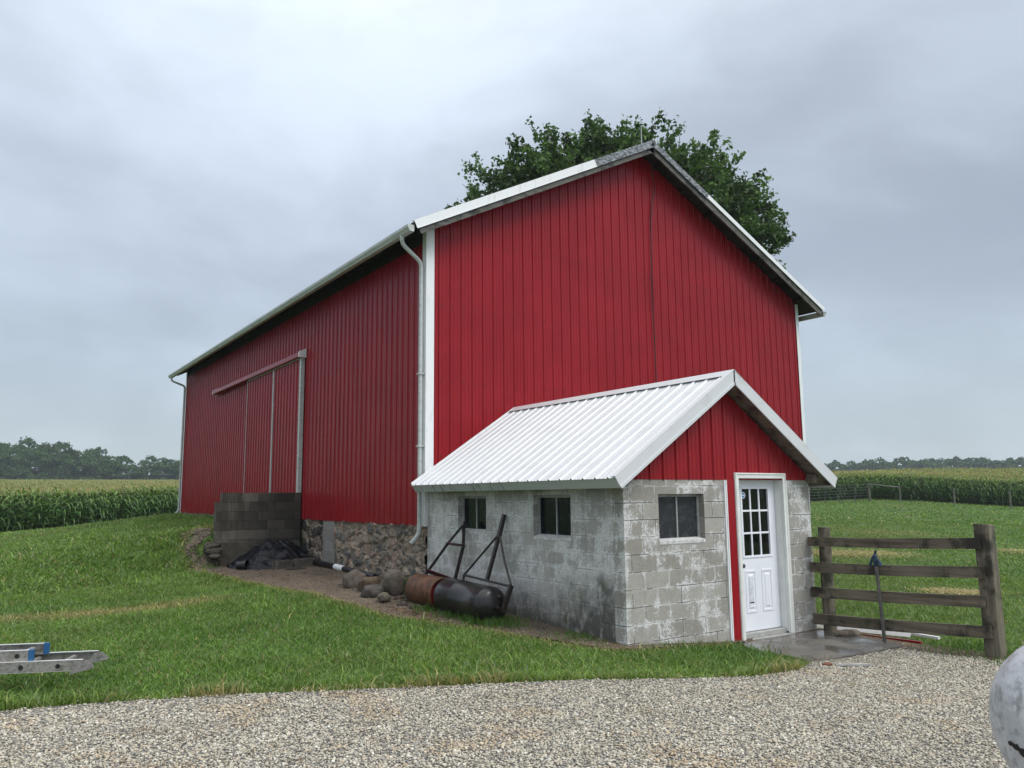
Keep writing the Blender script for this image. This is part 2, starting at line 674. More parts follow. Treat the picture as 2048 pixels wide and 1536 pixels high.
def moss_left(g, c, col, mid, fine, big):
    y, z = g.sep(g.pos())[1], g.sep(g.pos())[2]
    # splash and algae blotches, biggest near the front end of the wall
    blot = g.add(g.mul(big, .6), g.mul(mid, .4))
    edge = g.add(g.add(g.mul(g.rmap(y, -4.9, 0, .86, .30, False), 1.0), g.mul(g.math('SUBTRACT', blot, .5), 1.9)), -.02)
    m = g.rmap(g.math('SUBTRACT', edge, z), -.22, .40)
    sp = g.rmap(g.noise(g.map(c, (1, 1, .5)), 8, 6, .65), .22, .52)
    col = g.mix(g.mul(g.mul(m, sp), .86), col, (.036, .034, .027))
    gm = g.mul(g.mul(m, g.rmap(g.noise(g.map(c, loc=(2, 8, 1)), 4, 4), .55, .7)), .6)
    return g.mix(gm, col, (.07, .075, .015))


def dark_wall(g, c, col, mid, fine, big):
    # black run-off stains below the top edge and algae
    n = g.noise(g.map(c, (5, 5, .6), loc=(2, 2, 2)), 1.0, 5, .6)
    x = g.sep(c)[0]
    col = g.mix(g.mul(g.rmap(n, .46, .6), .55), col, (.03, .028, .024))
    return g.mix(g.mul(g.rmap(g.add(x, g.mul(big, 1.0)), .0, .9), .55), col, (.016, .015, .014))


blockmat('block_front', (.40, .385, .345), (.29, .275, .24), .95, .508, .85, .75, None, .16, off=(.06, .02), corner=1.)
blockmat('block_side', (.46, .45, .42), (.36, .35, .325), .95, .478, .5, .8, moss_left, .30, off=(.1, .02), corner=1.)
blockmat('block_dark', (.20, .18, .145), (.075, .068, .056), .35, .60, .95, .0, dark_wall, .55, (.05, .0), (.22, .21, .18), .7)
blockmat('block_plain', (.27, .26, .235), (.21, .20, .18), .3, .6, .5, .3, None, .2)


def m_stone(g, p):
    c = g.coord()
    n1 = g.noise(c, 28, 6, .7)
    n2 = g.noise(c, 6, 4)
    col = g.mix(g.rmap(n1, .3, .7), g.attr('col'), g.mix(1.0, g.attr('col'), (.55, .53, .5), 'MULTIPLY'))
    col = g.mix(g.mul(g.rmap(n2, .55, .75), .5), col, (.05, .048, .04))
    return {'Base Color': col, 'Roughness': .85, 'Specular IOR Level': .3, 'Normal': g.bump(n1, .7, .02)}


mat('stone', m_stone)


def m_concrete(g, p):
    c = g.coord()
    n1 = g.noise(c, 2.2, 6, .6)
    n2 = g.noise(c, 60, 4, .6)
    wet = g.rmap(g.noise(g.map(c, loc=(2, 3, 1)), 1.3, 4), .38, .6)
    col = g.mix(g.rmap(n1, .35, .65), (.10, .090, .077), (.165, .150, .128))
    col = g.mix(g.mul(wet, .6), col, (.06, .056, .052))
    return {'Base Color': col, 'Roughness': g.rmap(wet, 0, 1, .55, .07), 'Normal': g.bump(n2, .25, .004)}


mat('wet_concrete', m_concrete)


def m_glass(name, col, r=.06):
    def fn(g, p):
        c = g.coord()
        n = g.noise(c, 9, 6, .7)
        return {'Base Color': g.mix(g.rmap(n, .5, .8), col, tuple(v * 2.2 + .012 for v in col)), 'Roughness': g.rmap(n, .4, .8, r, r + .25), 'Specular IOR Level': .3, 'Normal': g.bump(g.noise(c, 2.5, 2), .04, .02)}
    return mat(name, fn)


m_glass('dark_glass', (.003, .004, .008), .10)
m_glass('dusty_glass', (.030, .032, .036), .22)
m_glass('door_glass', (.006, .007, .006), .03)
simple('steel_frame', (.33, .34, .33), .55, 0, .25, 8)
simple('grey_paint', (.36, .36, .34), .6, 0, .2, 8)
simple('door_paint', (.80, .82, .86), .32, 0, .03, 4)
simple('casing_paint', (.74, .75, .71), .4, 0, .07, 6)
simple('black_metal', (.012, .012, .012), .35)
simple('black_rubber', (.012, .012, .013), .5)
simple('screw_head', (.05, .012, .012), .4)
simple('roof_screw', (.25, .25, .25), .4)
simple('silver_shim', (.5, .5, .5), .35, .8)
simple('sticker_white', (.75, .75, .75), .4)
simple('sticker_blue', (.09, .22, .45), .4)
simple('label_clear', (.66, .69, .73), .25, 0, .2, 25)
simple('red_metal', (.16, .012, .014), .4, 0, .3, 5)
simple('pink_metal', (.5, .2, .19), .4)


def m_rust(g, p):
    c = g.coord()
    n1 = g.noise(c, 7, 7, .65)
    n2 = g.noise(g.map(c, loc=(5, 1, 2)), 30, 5, .7)
    col = g.mix(g.rmap(n1, .38, .62), (.065, .028, .014), (.15, .062, .026))
    col = g.mix(g.rmap(n2, .55, .72), col, (.03, .018, .013))
    return {'Base Color': col, 'Roughness': .62, 'Metallic': .15, 'Normal': g.bump(n2, .4, .006)}


mat('rust', m_rust)


def m_tankblack(g, p):
    c = g.coord()
    n1 = g.noise(c, 6, 7, .65)
    n2 = g.noise(g.map(c, (9, 1.5, 3)), 2, 5, .6)
    col = g.mix(g.rmap(n1, .35, .7), (.013, .0125, .013), (.019, .017, .016))
    col = g.mix(g.mul(g.rmap(n2, .56, .75), .5), col, (.04, .022, .014))
    return {'Base Color': col, 'Roughness': .27, 'Metallic': .0}


mat('black_tank', m_tankblack)
simple('old_steel', (.030, .022, .019), .45, .2, .4, 12)
simple('red_old_steel', (.085, .018, .015), .55, .1, .4, 12)


def m_alu(g, p):
    c = g.coord()
    n1 = g.noise(c, 26, 6, .7)
    n2 = g.noise(c, 5, 4)
    col = g.mix(g.rmap(n1, .42, .66), (.40, .39, .37), (.22, .205, .18))
    col = g.mix(g.mul(g.rmap(n2, .5, .7), .5), col, (.17, .155, .13))
    return {'Base Color': col, 'Roughness': .42, 'Metallic': .55}


mat('aluminium', m_alu)
simple('alu_bright', (.78, .77, .74), .35, .4, .1, 20)
simple('ladder_blue', (.02, .10, .24), .45)
simple('shoe_grey', (.22, .21, .20), .6, .1, .35, 20)


def m_propane(g, p):
    c = g.coord()
    n1 = g.noise(c, 5, 8, .7)
    n2 = g.noise(c, 24, 6, .7)
    n3 = g.noise(g.map(c, (2, 2, .8)), 7, 5)
    col = g.mix(g.rmap(n1, .35, .65), (.66, .67, .68), (.46, .47, .49))
    col = g.mix(g.mul(g.rmap(n2, .48, .64), .6), col, (.24, .245, .25))
    col = g.mix(g.mul(g.rmap(n3, .54, .68), .6), col, (.15, .15, .145))
    return {'Base Color': col, 'Roughness': g.rmap(n1, .3, .7, .32, .5), 'Metallic': .15, 'Normal': g.bump(g.noise(c, 9, 4), .12, .01)}


mat('silver_paint', m_propane)
simple('bare_primer', (.012, .010, .010), .6)
simple('rim_grey', (.24, .24, .22), .5, .1, .3, 14)


def m_tarp(g, p):
    c = g.coord()
    n1 = g.noise(c, 7, 5)
    return {'Base Color': g.mix(g.rmap(n1, .35, .7), (.004, .005, .008), (.010, .012, .017)), 'Roughness': .45, 'Specular IOR Level': .25, 'Normal': g.bump(g.noise(c, 12, 5, .6), .5, .03)}


mat('black_tarp', m_tarp)
simple('black_plastic', (.010, .010, .012), .32)
simple('white_plastic', (.78, .78, .78), .4)
simple('hydrant_blue', (.006, .03, .07), .4, 0, .3, 20)
simple('hydrant_pipe', (.11, .105, .095), .5, .3, .4, 12)
simple('wire', (.055, .05, .045), .5, .3, .3, 6)
simple('far_post', (.13, .125, .105), .8, 0, .3, 3)


def m_ground(g, p):
    c = g.coord()
    n1 = g.noise(c, .55, 6, .6)
    n2 = g.noise(c, 9, 6, .7)
    n3 = g.noise(c, .12, 4)
    col = g.mix(g.rmap(n1, .35, .65), (.075, .135, .028), (.105, .165, .036))
    col = g.mix(g.rmap(n2, .35, .7), col, (.022, .045, .010))
    col = g.mix(g.mul(g.rmap(n3, .5, .7), .35), col, (.075, .095, .026))
    return {'Base Color': col, 'Roughness': .85, 'Specular IOR Level': .2, 'Normal': g.bump(n2, .8, .05)}


mat('lawn', m_ground)


def m_gravelbed(g, p):
    c = g.coord()
    v = g.new('ShaderNodeTexVoronoi')
    g.put(v.inputs['Vector'], c)
    v.inputs['Scale'].default_value = 46
    col = g.ramp(g.sep(v.outputs['Color'])[0], [(0, (.18, .17, .15)), (.35, (.30, .285, .25)), (.7, (.40, .38, .33)), (1, (.52, .51, .47))])
    n = g.noise(c, 1.2, 5)
    col = g.mix(g.mul(g.rmap(n, .5, .7), .4), col, (.22, .17, .11))
    return {'Base Color': g.mix(g.rmap(v.outputs['Distance'], .3, .7), col, (.04, .037, .03)), 'Roughness': .85, 'Normal': g.bump(v.outputs['Distance'], 1.0, -.02)}


mat('gravel_bed', m_gravelbed)


def m_dirt(g, p):
    c = g.coord()
    n1 = g.noise(c, 1.6, 6, .6)
    n2 = g.noise(c, 22, 6, .7)
    n3 = g.noise(g.map(c, loc=(1, 5, 3)), 4, 5, .6)
    col = g.mix(g.rmap(n1, .35, .65), (.15, .115, .085), (.215, .17, .128))
    col = g.mix(g.rmap(n2, .42, .7), col, (.045, .034, .025))
    col = g.mix(g.mul(g.rmap(n3, .55, .72), .6), col, (.28, .22, .13))
    return {'Base Color': col, 'Roughness': .9, 'Specular IOR Level': .2, 'Normal': g.bump(n2, 1.0, .04)}


mat('dirt', m_dirt)


def foliage(name, transl=.35, rough=.5, spec=.35, colr=None, var=.25):
    """leaf sheet: colour from the 'col' attribute, some light passing through"""
    m = bpy.data.materials.new(name)
    m.use_nodes = True
    g = G(m.node_tree)
    p = g.n['Principled BSDF']
    c = g.attr('col') if colr is None else colr
    f = g.rmap(g.island(), 0, 1, 1 - var, 1 + var, False)
    vm = g.new('ShaderNodeVectorMath', operation='SCALE')
    g.put(vm.inputs[0], c)
    g.put(vm.inputs['Scale'], f)
    g.put(p.inputs['Base Color'], vm.outputs[0])
    p.inputs['Roughness'].default_value = rough
    p.inputs['Specular IOR Level'].default_value = spec
    t = g.new('ShaderNodeBsdfTranslucent')
    vm2 = g.new('ShaderNodeVectorMath', operation='MULTIPLY')
    g.put(vm2.inputs[0], vm.outputs[0])
    vm2.inputs[1].default_value = (1.1, 1.3, .7)
    g.put(t.inputs[0], vm2.outputs[0])
    mx = g.new('ShaderNodeMixShader')
    mx.inputs[0].default_value = transl
    g.l.new(p.outputs[0], mx.inputs[1])
    g.l.new(t.outputs[0], mx.inputs[2])
    g.l.new(mx.outputs[0], g.n['Material Output'].inputs['Surface'])
    MATS[name] = m
    return m


foliage('grass', .35, .4, .32)
foliage('corn_leaf', .3, .4, .45)
foliage('tree_leaf', .3, .5, .25)
foliage('far_leaf', .15, .8, .1)


def m_attrstone(g, p):
    c = g.coord()
    n = g.noise(c, 55, 4, .6)
    f = g.rmap(n, .3, .7, .8, 1.15, False)
    vm = g.new('ShaderNodeVectorMath', operation='SCALE')
    g.put(vm.inputs[0], g.attr('col'))
    g.put(vm.inputs['Scale'], f)
    return {'Base Color': vm.outputs[0], 'Roughness': .62, 'Specular IOR Level': .4}


mat('gravel_stone', m_attrstone)


def m_bark(g, p):
    c = g.coord()
    n = g.noise(g.map(c, (6, 6, 1)), 2, 6, .7)
    return {'Base Color': g.mix(g.rmap(n, .35, .65), (.05, .042, .034), (.12, .10, .08)), 'Roughness': .9, 'Normal': g.bump(n, 1, .05)}


mat('bark', m_bark)


def m_canopy(g, p):
    c = g.coord()
    n1 = g.noise(g.map(c, rot=(0, 0, .5), scale=(1, .15, 1)), .8, 6, .6)
    n2 = g.noise(c, 3.5, 6, .8)
    col = g.mix(g.rmap(n1, .4, .65), (.16, .135, .052), (.09, .12, .032))
    col = g.mix(g.rmap(n2, .4, .7), col, (.30, .235, .105))
    return {'Base Color': col, 'Roughness': .9, 'Specular IOR Level': .1, 'Normal': g.bump(n2, 1, .5)}


mat('corn_canopy', m_canopy)


# ================================================================ GROUND
def axis_pts(bands):
    """bands: (start, end, step) joined into one rising list"""
    out = []
    for a, b, s in bands:
        n_ = max(1, int(round((b - a) / s)))
        out += list(np.linspace(a, b, n_, endpoint=False))
    out.append(bands[-1][1])
    return np.array(out)


gx = axis_pts([(-1800, -400, 200), (-400, -100, 30), (-100, -30, 5), (-30, -8, 1.), (-8, 12, .25), (12, 80, 1.0), (80, 200, 8), (200, 700, 40), (700, 2200, 150)])
gy = axis_pts([(-400, -60, 40), (-60, -14, 3), (-14, 6.08, .25), (6.08, 6.22, .14), (6.22, 22, .25), (22, 80, 1.0), (80, 200, 8), (200, 700, 40), (700, 2500, 180)])
X, Y = np.meshgrid(gx, gy)
Z = height(X, Y)
nx, ny = len(gx), len(gy)
idx = np.arange(nx * ny).reshape(ny, nx)
F = np.stack([idx[:-1, :-1], idx[:-1, 1:], idx[1:, 1:], idx[1:, :-1]], -1).reshape(-1, 4)
tag(mesh('ground', np.stack([X, Y, Z], -1).reshape(-1, 3), F, 'lawn', smooth=True), kind='structure')


def gheight(x, y):
    """height of the ground mesh itself (bilinear in its grid)"""
    x = np.asarray(x, float)
    y = np.asarray(y, float)
    i = np.clip(np.searchsorted(gx, x) - 1, 0, nx - 2)
    j = np.clip(np.searchsorted(gy, y) - 1, 0, ny - 2)
    u = (x - gx[i]) / (gx[i + 1] - gx[i])
    v = (y - gy[j]) / (gy[j + 1] - gy[j])
    return (Z[j, i] * (1 - u) + Z[j, i + 1] * u) * (1 - v) + (Z[j + 1, i] * (1 - u) + Z[j + 1, i + 1] * u) * v


def gh(x, y): return float(gheight(np.array([x]), np.array([y]))[0])


def drape(name, poly, step, dz, m, xr=None, wob=.06):
    """a sheet cut to poly and laid dz above the ground"""
    pts = []
    for i in range(len(poly)):
        a, b = np.array(poly[i - 1], float), np.array(poly[i], float)
        L_ = np.linalg.norm(b - a)
        k = max(1, int(L_ / step)) if L_ < 8 else max(1, int(L_ / 1.0))
        for t in range(k):
            q = a + (b - a) * t / k
            q = q + (np.array([vnoise(np.array([q[0]]), np.array([q[1]]), .3, 3)[0], vnoise(np.array([q[0]]), np.array([q[1]]), .3, 4)[0]]) - .5) * wob
            pts.append(tuple(q))
    nb = len(pts)
    P = np.array(poly)
    x0, y0 = P.min(0)
    x1, y1 = P.max(0)
    if xr:
        x0, x1, y0, y1 = xr
    ix = np.arange(x0, x1, step)
    iy = np.arange(y0, y1, step)
    GX, GY = np.meshgrid(ix, iy)
    GX = GX.ravel() + .013
    GY = GY.ravel() + .011
    ok = inpoly(GX, GY, pts) & (polydist(GX, GY, pts) > step * .3)
    allp = [Vector(p_) for p_ in pts] + [Vector((a, b)) for a, b in zip(GX[ok], GY[ok])]
    v, e, f, *_ = delaunay_2d_cdt(allp, [(i, (i + 1) % nb) for i in range(nb)], [], 1, 1e-5)
    v = np.array([tuple(q) for q in v])
    zz = gheight(v[:, 0], v[:, 1]) + dz
    o = mesh(name, np.column_stack([v, zz]), [list(t) for t in f], m, smooth=True)
    return o


tag(drape('gravel_drive', GRAVEL, .25, .012, 'gravel_bed', (-9, 6, -13, -2.5)), kind='structure')
tag(drape('bare_earth', DIRT, .18, .016, 'dirt'), kind='structure')
tag(drape('earth_patch', DIRT2, .18, .02, 'dirt'), kind='structure')

# concrete pad at the door
pad = MB()
pc = [(1.72, -4.93), (1.68, -6.2), (3.38, -6.27), (3.58, -4.98)]
pad.hexa([(x, y, -.15) for x, y in (pc[1], pc[2], pc[3], pc[0])], [(x, y, .018) for x, y in (pc[1], pc[2], pc[3], pc[0])])
tag(pad.build('pavement', 'wet_concrete', bevel=.012), kind='structure')


# ---------------------------------------------------------------- gravel stones
def ico():
    t = (1 + 5 ** .5) / 2
    v = np.array([(-1, t, 0), (1, t, 0), (-1, -t, 0), (1, -t, 0), (0, -1, t), (0, 1, t), (0, -1, -t), (0, 1, -t), (t, 0, -1), (t, 0, 1), (-t, 0, -1), (-t, 0, 1)], float)
    v /= np.linalg.norm(v[0])
    f = np.array([(0, 11, 5), (0, 5, 1), (0, 1, 7), (0, 7, 10), (0, 10, 11), (1, 5, 9), (5, 11, 4), (11, 10, 2), (10, 7, 6), (7, 1, 8), (3, 9, 4), (3, 4, 2), (3, 2, 6), (3, 6, 8), (3, 8, 9), (4, 9, 5), (2, 4, 11), (6, 2, 10), (8, 6, 7), (9, 8, 1)])
    return v, f


IV, IF = ico()


def rot_batch(n_):
    q = rng.normal(size=(n_, 4))
    q /= np.linalg.norm(q, axis=1)[:, None]
    a, b, c, d = q.T
    return np.stack([np.stack([1 - 2 * (c * c + d * d), 2 * (b * c - a * d), 2 * (b * d + a * c)], -1),
                     np.stack([2 * (b * c + a * d), 1 - 2 * (b * b + d * d), 2 * (c * d - a * b)], -1),
                     np.stack([2 * (b * d - a * c), 2 * (c * d + a * b), 1 - 2 * (b * b + c * c)], -1)], 1)


def stones(name, x, y, size, cols, m='gravel_stone', dz=0.):
    n_ = len(x)
    s = size[:, None] * rng.uniform(.7, 1.25, (n_, 3)) * np.array([1, .85, .62])
    V = IV[None] * rng.uniform(.8, 1.2, (n_, 12, 1)) * s[:, None, :]
    a = rng.uniform(0, 6.28, n_)
    tilt = rng.normal(0, .35, n_)
    ct, st = np.cos(tilt), np.sin(tilt)
    V = np.stack([V[..., 0], V[..., 1] * ct[:, None] - V[..., 2] * st[:, None], V[..., 1] * st[:, None] + V[..., 2] * ct[:, None]], -1)
    ca, sa = np.cos(a), np.sin(a)
    V = np.stack([V[..., 0] * ca[:, None] - V[..., 1] * sa[:, None], V[..., 0] * sa[:, None] + V[..., 1] * ca[:, None], V[..., 2]], -1)
    V += np.stack([x, y, gheight(x, y) + dz + size * rng.uniform(.15, .5, n_)], -1)[:, None, :]
    F_ = (IF[None] + (np.arange(n_) * 12)[:, None, None]).reshape(-1, 3)
    return mesh(name, V.reshape(-1, 3), F_, m, uv=False, col=np.repeat(cols, 12, 0))


def pick(pal, n_, wts):
    pal = np.array(pal)
    k = rng.choice(len(pal), n_, p=np.array(wts) / sum(wts))
    return pal[k] * rng.uniform(.75, 1.2, (n_, 1))


N = 310000
x = rng.uniform(-10.5, 4.4, N)
y = rng.uniform(-11.5, -3.2, N)
azr, D = az_dist(x, y)
keep = inpoly(x, y, GRAVEL) & (np.abs(azr) < R(54)) & (D > 4.2) & ~((x > 1.64) & (x < 3.42) & (y > -6.24))
ed = polydist(x, y, GRAVEL)
keep &= rng.uniform(0, 1, N) < np.clip(.35 + ed / .35, 0, 1)
x, y = x[keep], y[keep]
xs = rng.uniform(-6.5, 3.6, 2500)
ys = rng.uniform(-7, -3.6, 2500)
k2 = ~inpoly(xs, ys, GRAVEL) & (polydist(xs, ys, GRAVEL) < .16) & ~((xs > 1.64) & (xs < 3.42) & (ys > -6.2))
x = np.append(x, xs[k2])
y = np.append(y, ys[k2])
cols = pick([(.42, .40, .355), (.36, .325, .26), (.27, .24, .195), (.17, .158, .14), (.075, .072, .068), (.30, .22, .14), (.52, .51, .475)], len(x), [3.0, 3.6, 3.4, 2.4, 1.5, .5, 1.1])
tan = np.clip((vnoise(x, y, .5, 9) * .65 + vnoise(x, y, .16, 10) * .35 - .63) / .2, 0, .7)[:, None] * rng.uniform(0, 1, (len(x), 1))
cols = (cols * .64 + cols.mean(0) * .36) * np.array([1.36, 1.345, 1.26])
cols = cols * (.86 + .26 * vnoise(x, y, 1.6, 31) * .6 + .26 * vnoise(x + 3 * y, y, .8, 32) * .4)[:, None]
cols = cols * (1 - tan) + cols * np.array([.95, .74, .5]) * tan
tag(stones('gravel_stones', x, y, rng.uniform(.0065, .013, len(x)) * np.where(rng.uniform(0, 1, len(x)) > .95, 1.5, 1), cols, dz=.012), 'loose grey and cream crushed gravel covering the drive', 'gravel', kind='stuff')


# ---------------------------------------------------------------- grass
def blades(x, y, hgt, wid, cols, lean=.5, z=None):
    n_ = len(x)
    z = gheight(x, y) - .01 if z is None else z
    a = rng.uniform(0, 6.283, n_)
    la = rng.uniform(0, 6.283, n_)
    dx, dy = np.cos(a) * wid / 2, np.sin(a) * wid / 2
    lx, ly = np.cos(la) * hgt * lean * rng.uniform(.2, 1.3, n_), np.sin(la) * hgt * lean * rng.uniform(.2, 1.3, n_)
    V = np.empty((n_, 5, 3))
    V[:, 0] = np.stack([x - dx, y - dy, z], -1)
    V[:, 1] = np.stack([x + dx, y + dy, z], -1)
    V[:, 2] = np.stack([x + dx * .8 + lx * .35, y + dy * .8 + ly * .35, z + hgt * .62], -1)
    V[:, 3] = np.stack([x - dx * .8 + lx * .35, y - dy * .8 + ly * .35, z + hgt * .62], -1)
    V[:, 4] = np.stack([x + lx, y + ly, z + hgt * rng.uniform(.75, 1.0, n_)], -1)
    b = (np.arange(n_) * 5)[:, None]
    F_ = np.concatenate([b + np.array([0, 1, 2]), b + np.array([0, 2, 3]), b + np.array([3, 2, 4])])
    c = np.repeat(cols, 5, 0)
    return V.reshape(-1, 3), F_, c


def lawn_cols(x, y, n_):
    p1 = vnoise(x, y, 1.4, 1)
    p2 = vnoise(x, y, .35, 2)
    p3 = vnoise(x, y, 4.5, 5)
    base = np.array([.106, .200, .034]) * (1 - p1[:, None]) + np.array([.178, .268, .058]) * p1[:, None]
    base = base * (.80 + .4 * p2[:, None])
    base = base * (1 - .5 * np.clip(p3 - .5, 0, 1)[:, None]) + np.array([.10, .085, .03]) * np.clip(p3 - .5, 0, 1)[:, None]
    # the dried swath across the front lawn and dry edges along gravel and earth
    sw = np.exp(-((y - (.80 + .06 * (x + 6) + .12 * np.sin(x * 1.7))) / .28) ** 2) * np.clip((-2.6 - x) / .8, 0, 1) * (.55 + .65 * p2)
    dry = np.clip(1 - polydist(x, y, GRAVEL) / .18, 0, 1) * (.25 + .75 * (vnoise(x, y, .5, 8) > .5))
    dry = np.maximum(dry, np.clip(1 - polydist(x, y, DIRT) / .24, 0, 1) * .85)
    dry = np.maximum(dry, sw * 1.15)
    for hx, hy, hr in ((14.2, 1.6, 1.5), (15.6, 1.0, 1.0), (9.2, -4.1, .55), (19.6, -.5, .7), (12.6, 2.2, .8), (24, 6, 2.0)):
        dry = np.maximum(dry, np.clip(1.3 - np.hypot(x - hx, (y - hy) * 1.0) / hr, 0, 1) * (.55 + .45 * p2))
    dry = (dry * rng.uniform(.3, 1.2, n_)).clip(0, 1)[:, None]
    straw = np.array([.42, .33, .16])
    c = base * (1 - dry) + straw * dry
    odd = rng.uniform(0, 1, n_) < .05
    c[odd] = straw * rng.uniform(.5, 1.0, (odd.sum(), 1))
    pale = rng.uniform(0, 1, n_) < .05 * (.3 + 1.4 * p2)
    c[pale] = np.array([.20, .27, .14]) * rng.uniform(.7, 1.2, (pale.sum(), 1))
    return c * rng.uniform(.68, 1.25, (n_, 1))


def lawn_ok(x, y):
    ok = ~inpoly(x, y, GRAVEL) & ~inpoly(x, y, DIRT) & ~inpoly(x, y, DIRT2)
    ok &= ~((x > -.15) & (x < 10.6) & (y > -.05) & (y < 19))            # barn
    ok &= ~((x > -.05) & (x < 3.75) & (y > -5.0) & (y < .1))           # shed
    ok &= ~((x > 1.6) & (x < 3.6) & (y > -6.3) & (y < -4.8))
    ok &= ~((x > -2.0) & (x < 0) & (y > 5.9) & (y < 6.4))
    return ok


parts = []


def sow(n_, xr, yr, dmin, dmax, hgt, wid, azmax=R(54)):
    x = rng.uniform(*xr, n_)
    y = rng.uniform(*yr, n_)
    a, D = az_dist(x, y)
    ok = lawn_ok(x, y) & (np.abs(a) < azmax) & (D > dmin) & (D < dmax)
    x, y = x[ok], y[ok]
    D = D[ok]
    k = len(x)
    t = .7 + .6 * vnoise(x, y, .55, 11)
    long_ = 1 + 1.1 * np.clip(1 - polydist(x, y, GRAVEL) / .28, 0, 1) * (vnoise(x, y, .45, 12) > .42)
    parts.append(blades(x, y, hgt * t * long_ * rng.uniform(.6, 1.3, k), wid * rng.uniform(.7, 1.3, k), lawn_cols(x, y, k), 1.25))


sow(420000, (-11, 3), (-7, 6), 6.5, 16, .058, .0105)
sow(8000, (-8, 3), (-7, 6), 6.5, 16, .11, .012)
sow(260000, (-13, 0), (3, 24), 14, 38, .08, .021)
sow(7000, (-10, 0), (3, 24), 14, 38, .15, .026)
sow(60000, (-20, 12), (18, 50), 29, 70, .10, .05)
sow(150000, (3.6, 16), (-14, 6), 8, 22, .065, .011)
sow(150000, (10, 42), (-16, 20), 19, 46, .07, .028)
sow(110000, (28, 90), (-20, 50), 42, 100, .09, .065)
# bits of grass at the foot of the rollers and walls
for (cx_, cy_, r_, n_, h_) in ((-.62, -2.75, .22, 500, .17), (-.65, -2.1, .3, 380, .14), (-.75, -1.5, .25, 250, .13), (-.55, -3.1, .3, 420, .15), (-.28, -.12, .2, 600, .26), (-.12, -4.3, .35, 500, .09), (-2.2, 5.9, .3, 300, .12), (1.0, -5.03, .9, 1500, .09), (3.9, -6.9, .5, 700, .12), (3.75, -7.8, .5, 800, .13)):
    x = cx_ + rng.normal(0, r_ * .6, n_)
    y = cy_ + rng.normal(0, r_ * .6, n_)
    ok = ~((x > 0) & (x < 3.65) & (y > -4.93))
    x, y = x[ok], y[ok]
    k = len(x)
    parts.append(blades(x, y, h_ * rng.uniform(.4, 1.2, k), np.full(k, .009), np.array([.085, .17, .03]) * rng.uniform(.6, 1.3, (k, 1)), .8))
# straw and clippings lying on the bare earth and along the drive edge
def litter(n_, poly, near, hgt, wid, colr):
    P = np.array(poly)
    x = rng.uniform(-6.5 if near else P[:, 0].min(), 4.2, n_)
    y = rng.uniform(-8, 8, n_)
    d = polydist(x, y, poly)
    ok = (d < near) if near else inpoly(x, y, poly)
    ok &= ~((x > 0) & (x < 3.65) & (y > -4.93)) & ~((x > 1.64) & (x < 3.42) & (y > -6.22) & (y < -4.8))
    x, y = x[ok], y[ok]
    k = len(x)
    V, F_, c = blades(x, y, hgt * rng.uniform(.3, 1., k), wid, np.array(colr) * rng.uniform(.5, 1.3, (k, 1)), 5.0, gheight(x, y) + .022)
    parts.append((V, F_, c))


litter(52000, DIRT, .20, .014, .006, (.38, .28, .13))
for hx, hy, hr, n_, hh in ((13.6, 1.9, .5, 1300, .06), (15.2, 1.15, .45, 900, .06), (14.4, 1.5, .6, 1000, .06), (9.2, -4.05, .24, 700, .05), (8.9, -3.85, .25, 350, .045), (9.5, -4.3, .2, 300, .045), (19.6, -.5, .4, 500, .06)):
    x = hx + rng.normal(0, hr, n_)
    y = hy + rng.normal(0, hr, n_)
    V, F_, c = blades(x, y, np.full(n_, .03) * rng.uniform(.5, 1, n_), .018, np.array([.52, .42, .22])[None] * rng.uniform(.6, 1.2, (n_, 1)), 4.5, gheight(x, y) + hh)
    parts.append((V, F_, c))
litter(26000, DIRT, 0, .012, .007, (.17, .115, .06))
litter(26000, GRAVEL, .10, .014, .007, (.30, .19, .09))
for _ in range(46):
    x0_, y0_ = rng.uniform(-6, 3.2), rng.uniform(-9, -4.4)
    k = int(rng.integers(25, 90))
    x = x0_ + rng.normal(0, .11, k)
    y = y0_ + rng.normal(0, .08, k)
    ok = inpoly(x, y, GRAVEL)
    x, y = x[ok], y[ok]
    if len(x):
        V, F_, c = blades(x, y, np.full(len(x), .014) * rng.uniform(.4, 1, len(x)), .006, np.array([.28, .19, .10])[None] * rng.uniform(.5, 1.2, (len(x), 1)), 4.0, gheight(x, y) + .026)
        parts.append((V, F_, c))
litter(6000, DIRT2, .12, .014, .007, (.28, .19, .1))
o_ = 0
VV, FF, CC = [], [], []
for V, F_, c in parts:
    VV.append(V)
    FF.append(F_ + o_)
    CC.append(c)
    o_ += len(V)
tag(mesh('lawn_grass', np.concatenate(VV), np.concatenate(FF), 'grass', uv=False, col=np.concatenate(CC)), 'short green mown grass with dry straw coloured streaks', 'grass', kind='stuff')
del VV, FF, CC, parts


# ================================================================ BARN
W, LB = 10.4885, 18.9
RX, RZ = 5.22, 9.43           # ridge
XL, XR = -.45, 11.0           # eave ends
SL = (RZ - 6.54) / (RX - XL)
YF, YB = -.426, LB + .42      # rake ends
ZS = 1.42                     # bottom of the siding


def rz(x): return RZ - SL * abs(x - RX)


RIB = .2286
RPROF = [(0, 0), (.012, .019), (.032, .019), (.044, 0), (.086, 0), (.091, .0045), (.105, .0045), (.110, 0), (.160, 0), (.165, .0045), (.179, .0045), (.184, 0)]


def ribs(u0, u1, extra=()):
    pts = [(u0, 0)]
    k = math.floor(u0 / RIB)
    while k * RIB < u1:
        for a, h in RPROF:
            u = k * RIB + a
            if u0 < u < u1:
                pts.append((u, h))
        k += 1
    pts.append((u1, 0))
    for e in extra:
        if u0 < e < u1:
            hs = np.interp(e, [p_[0] for p_ in pts], [p_[1] for p_ in pts])
            pts.append((e, float(hs)))
    return sorted(pts)


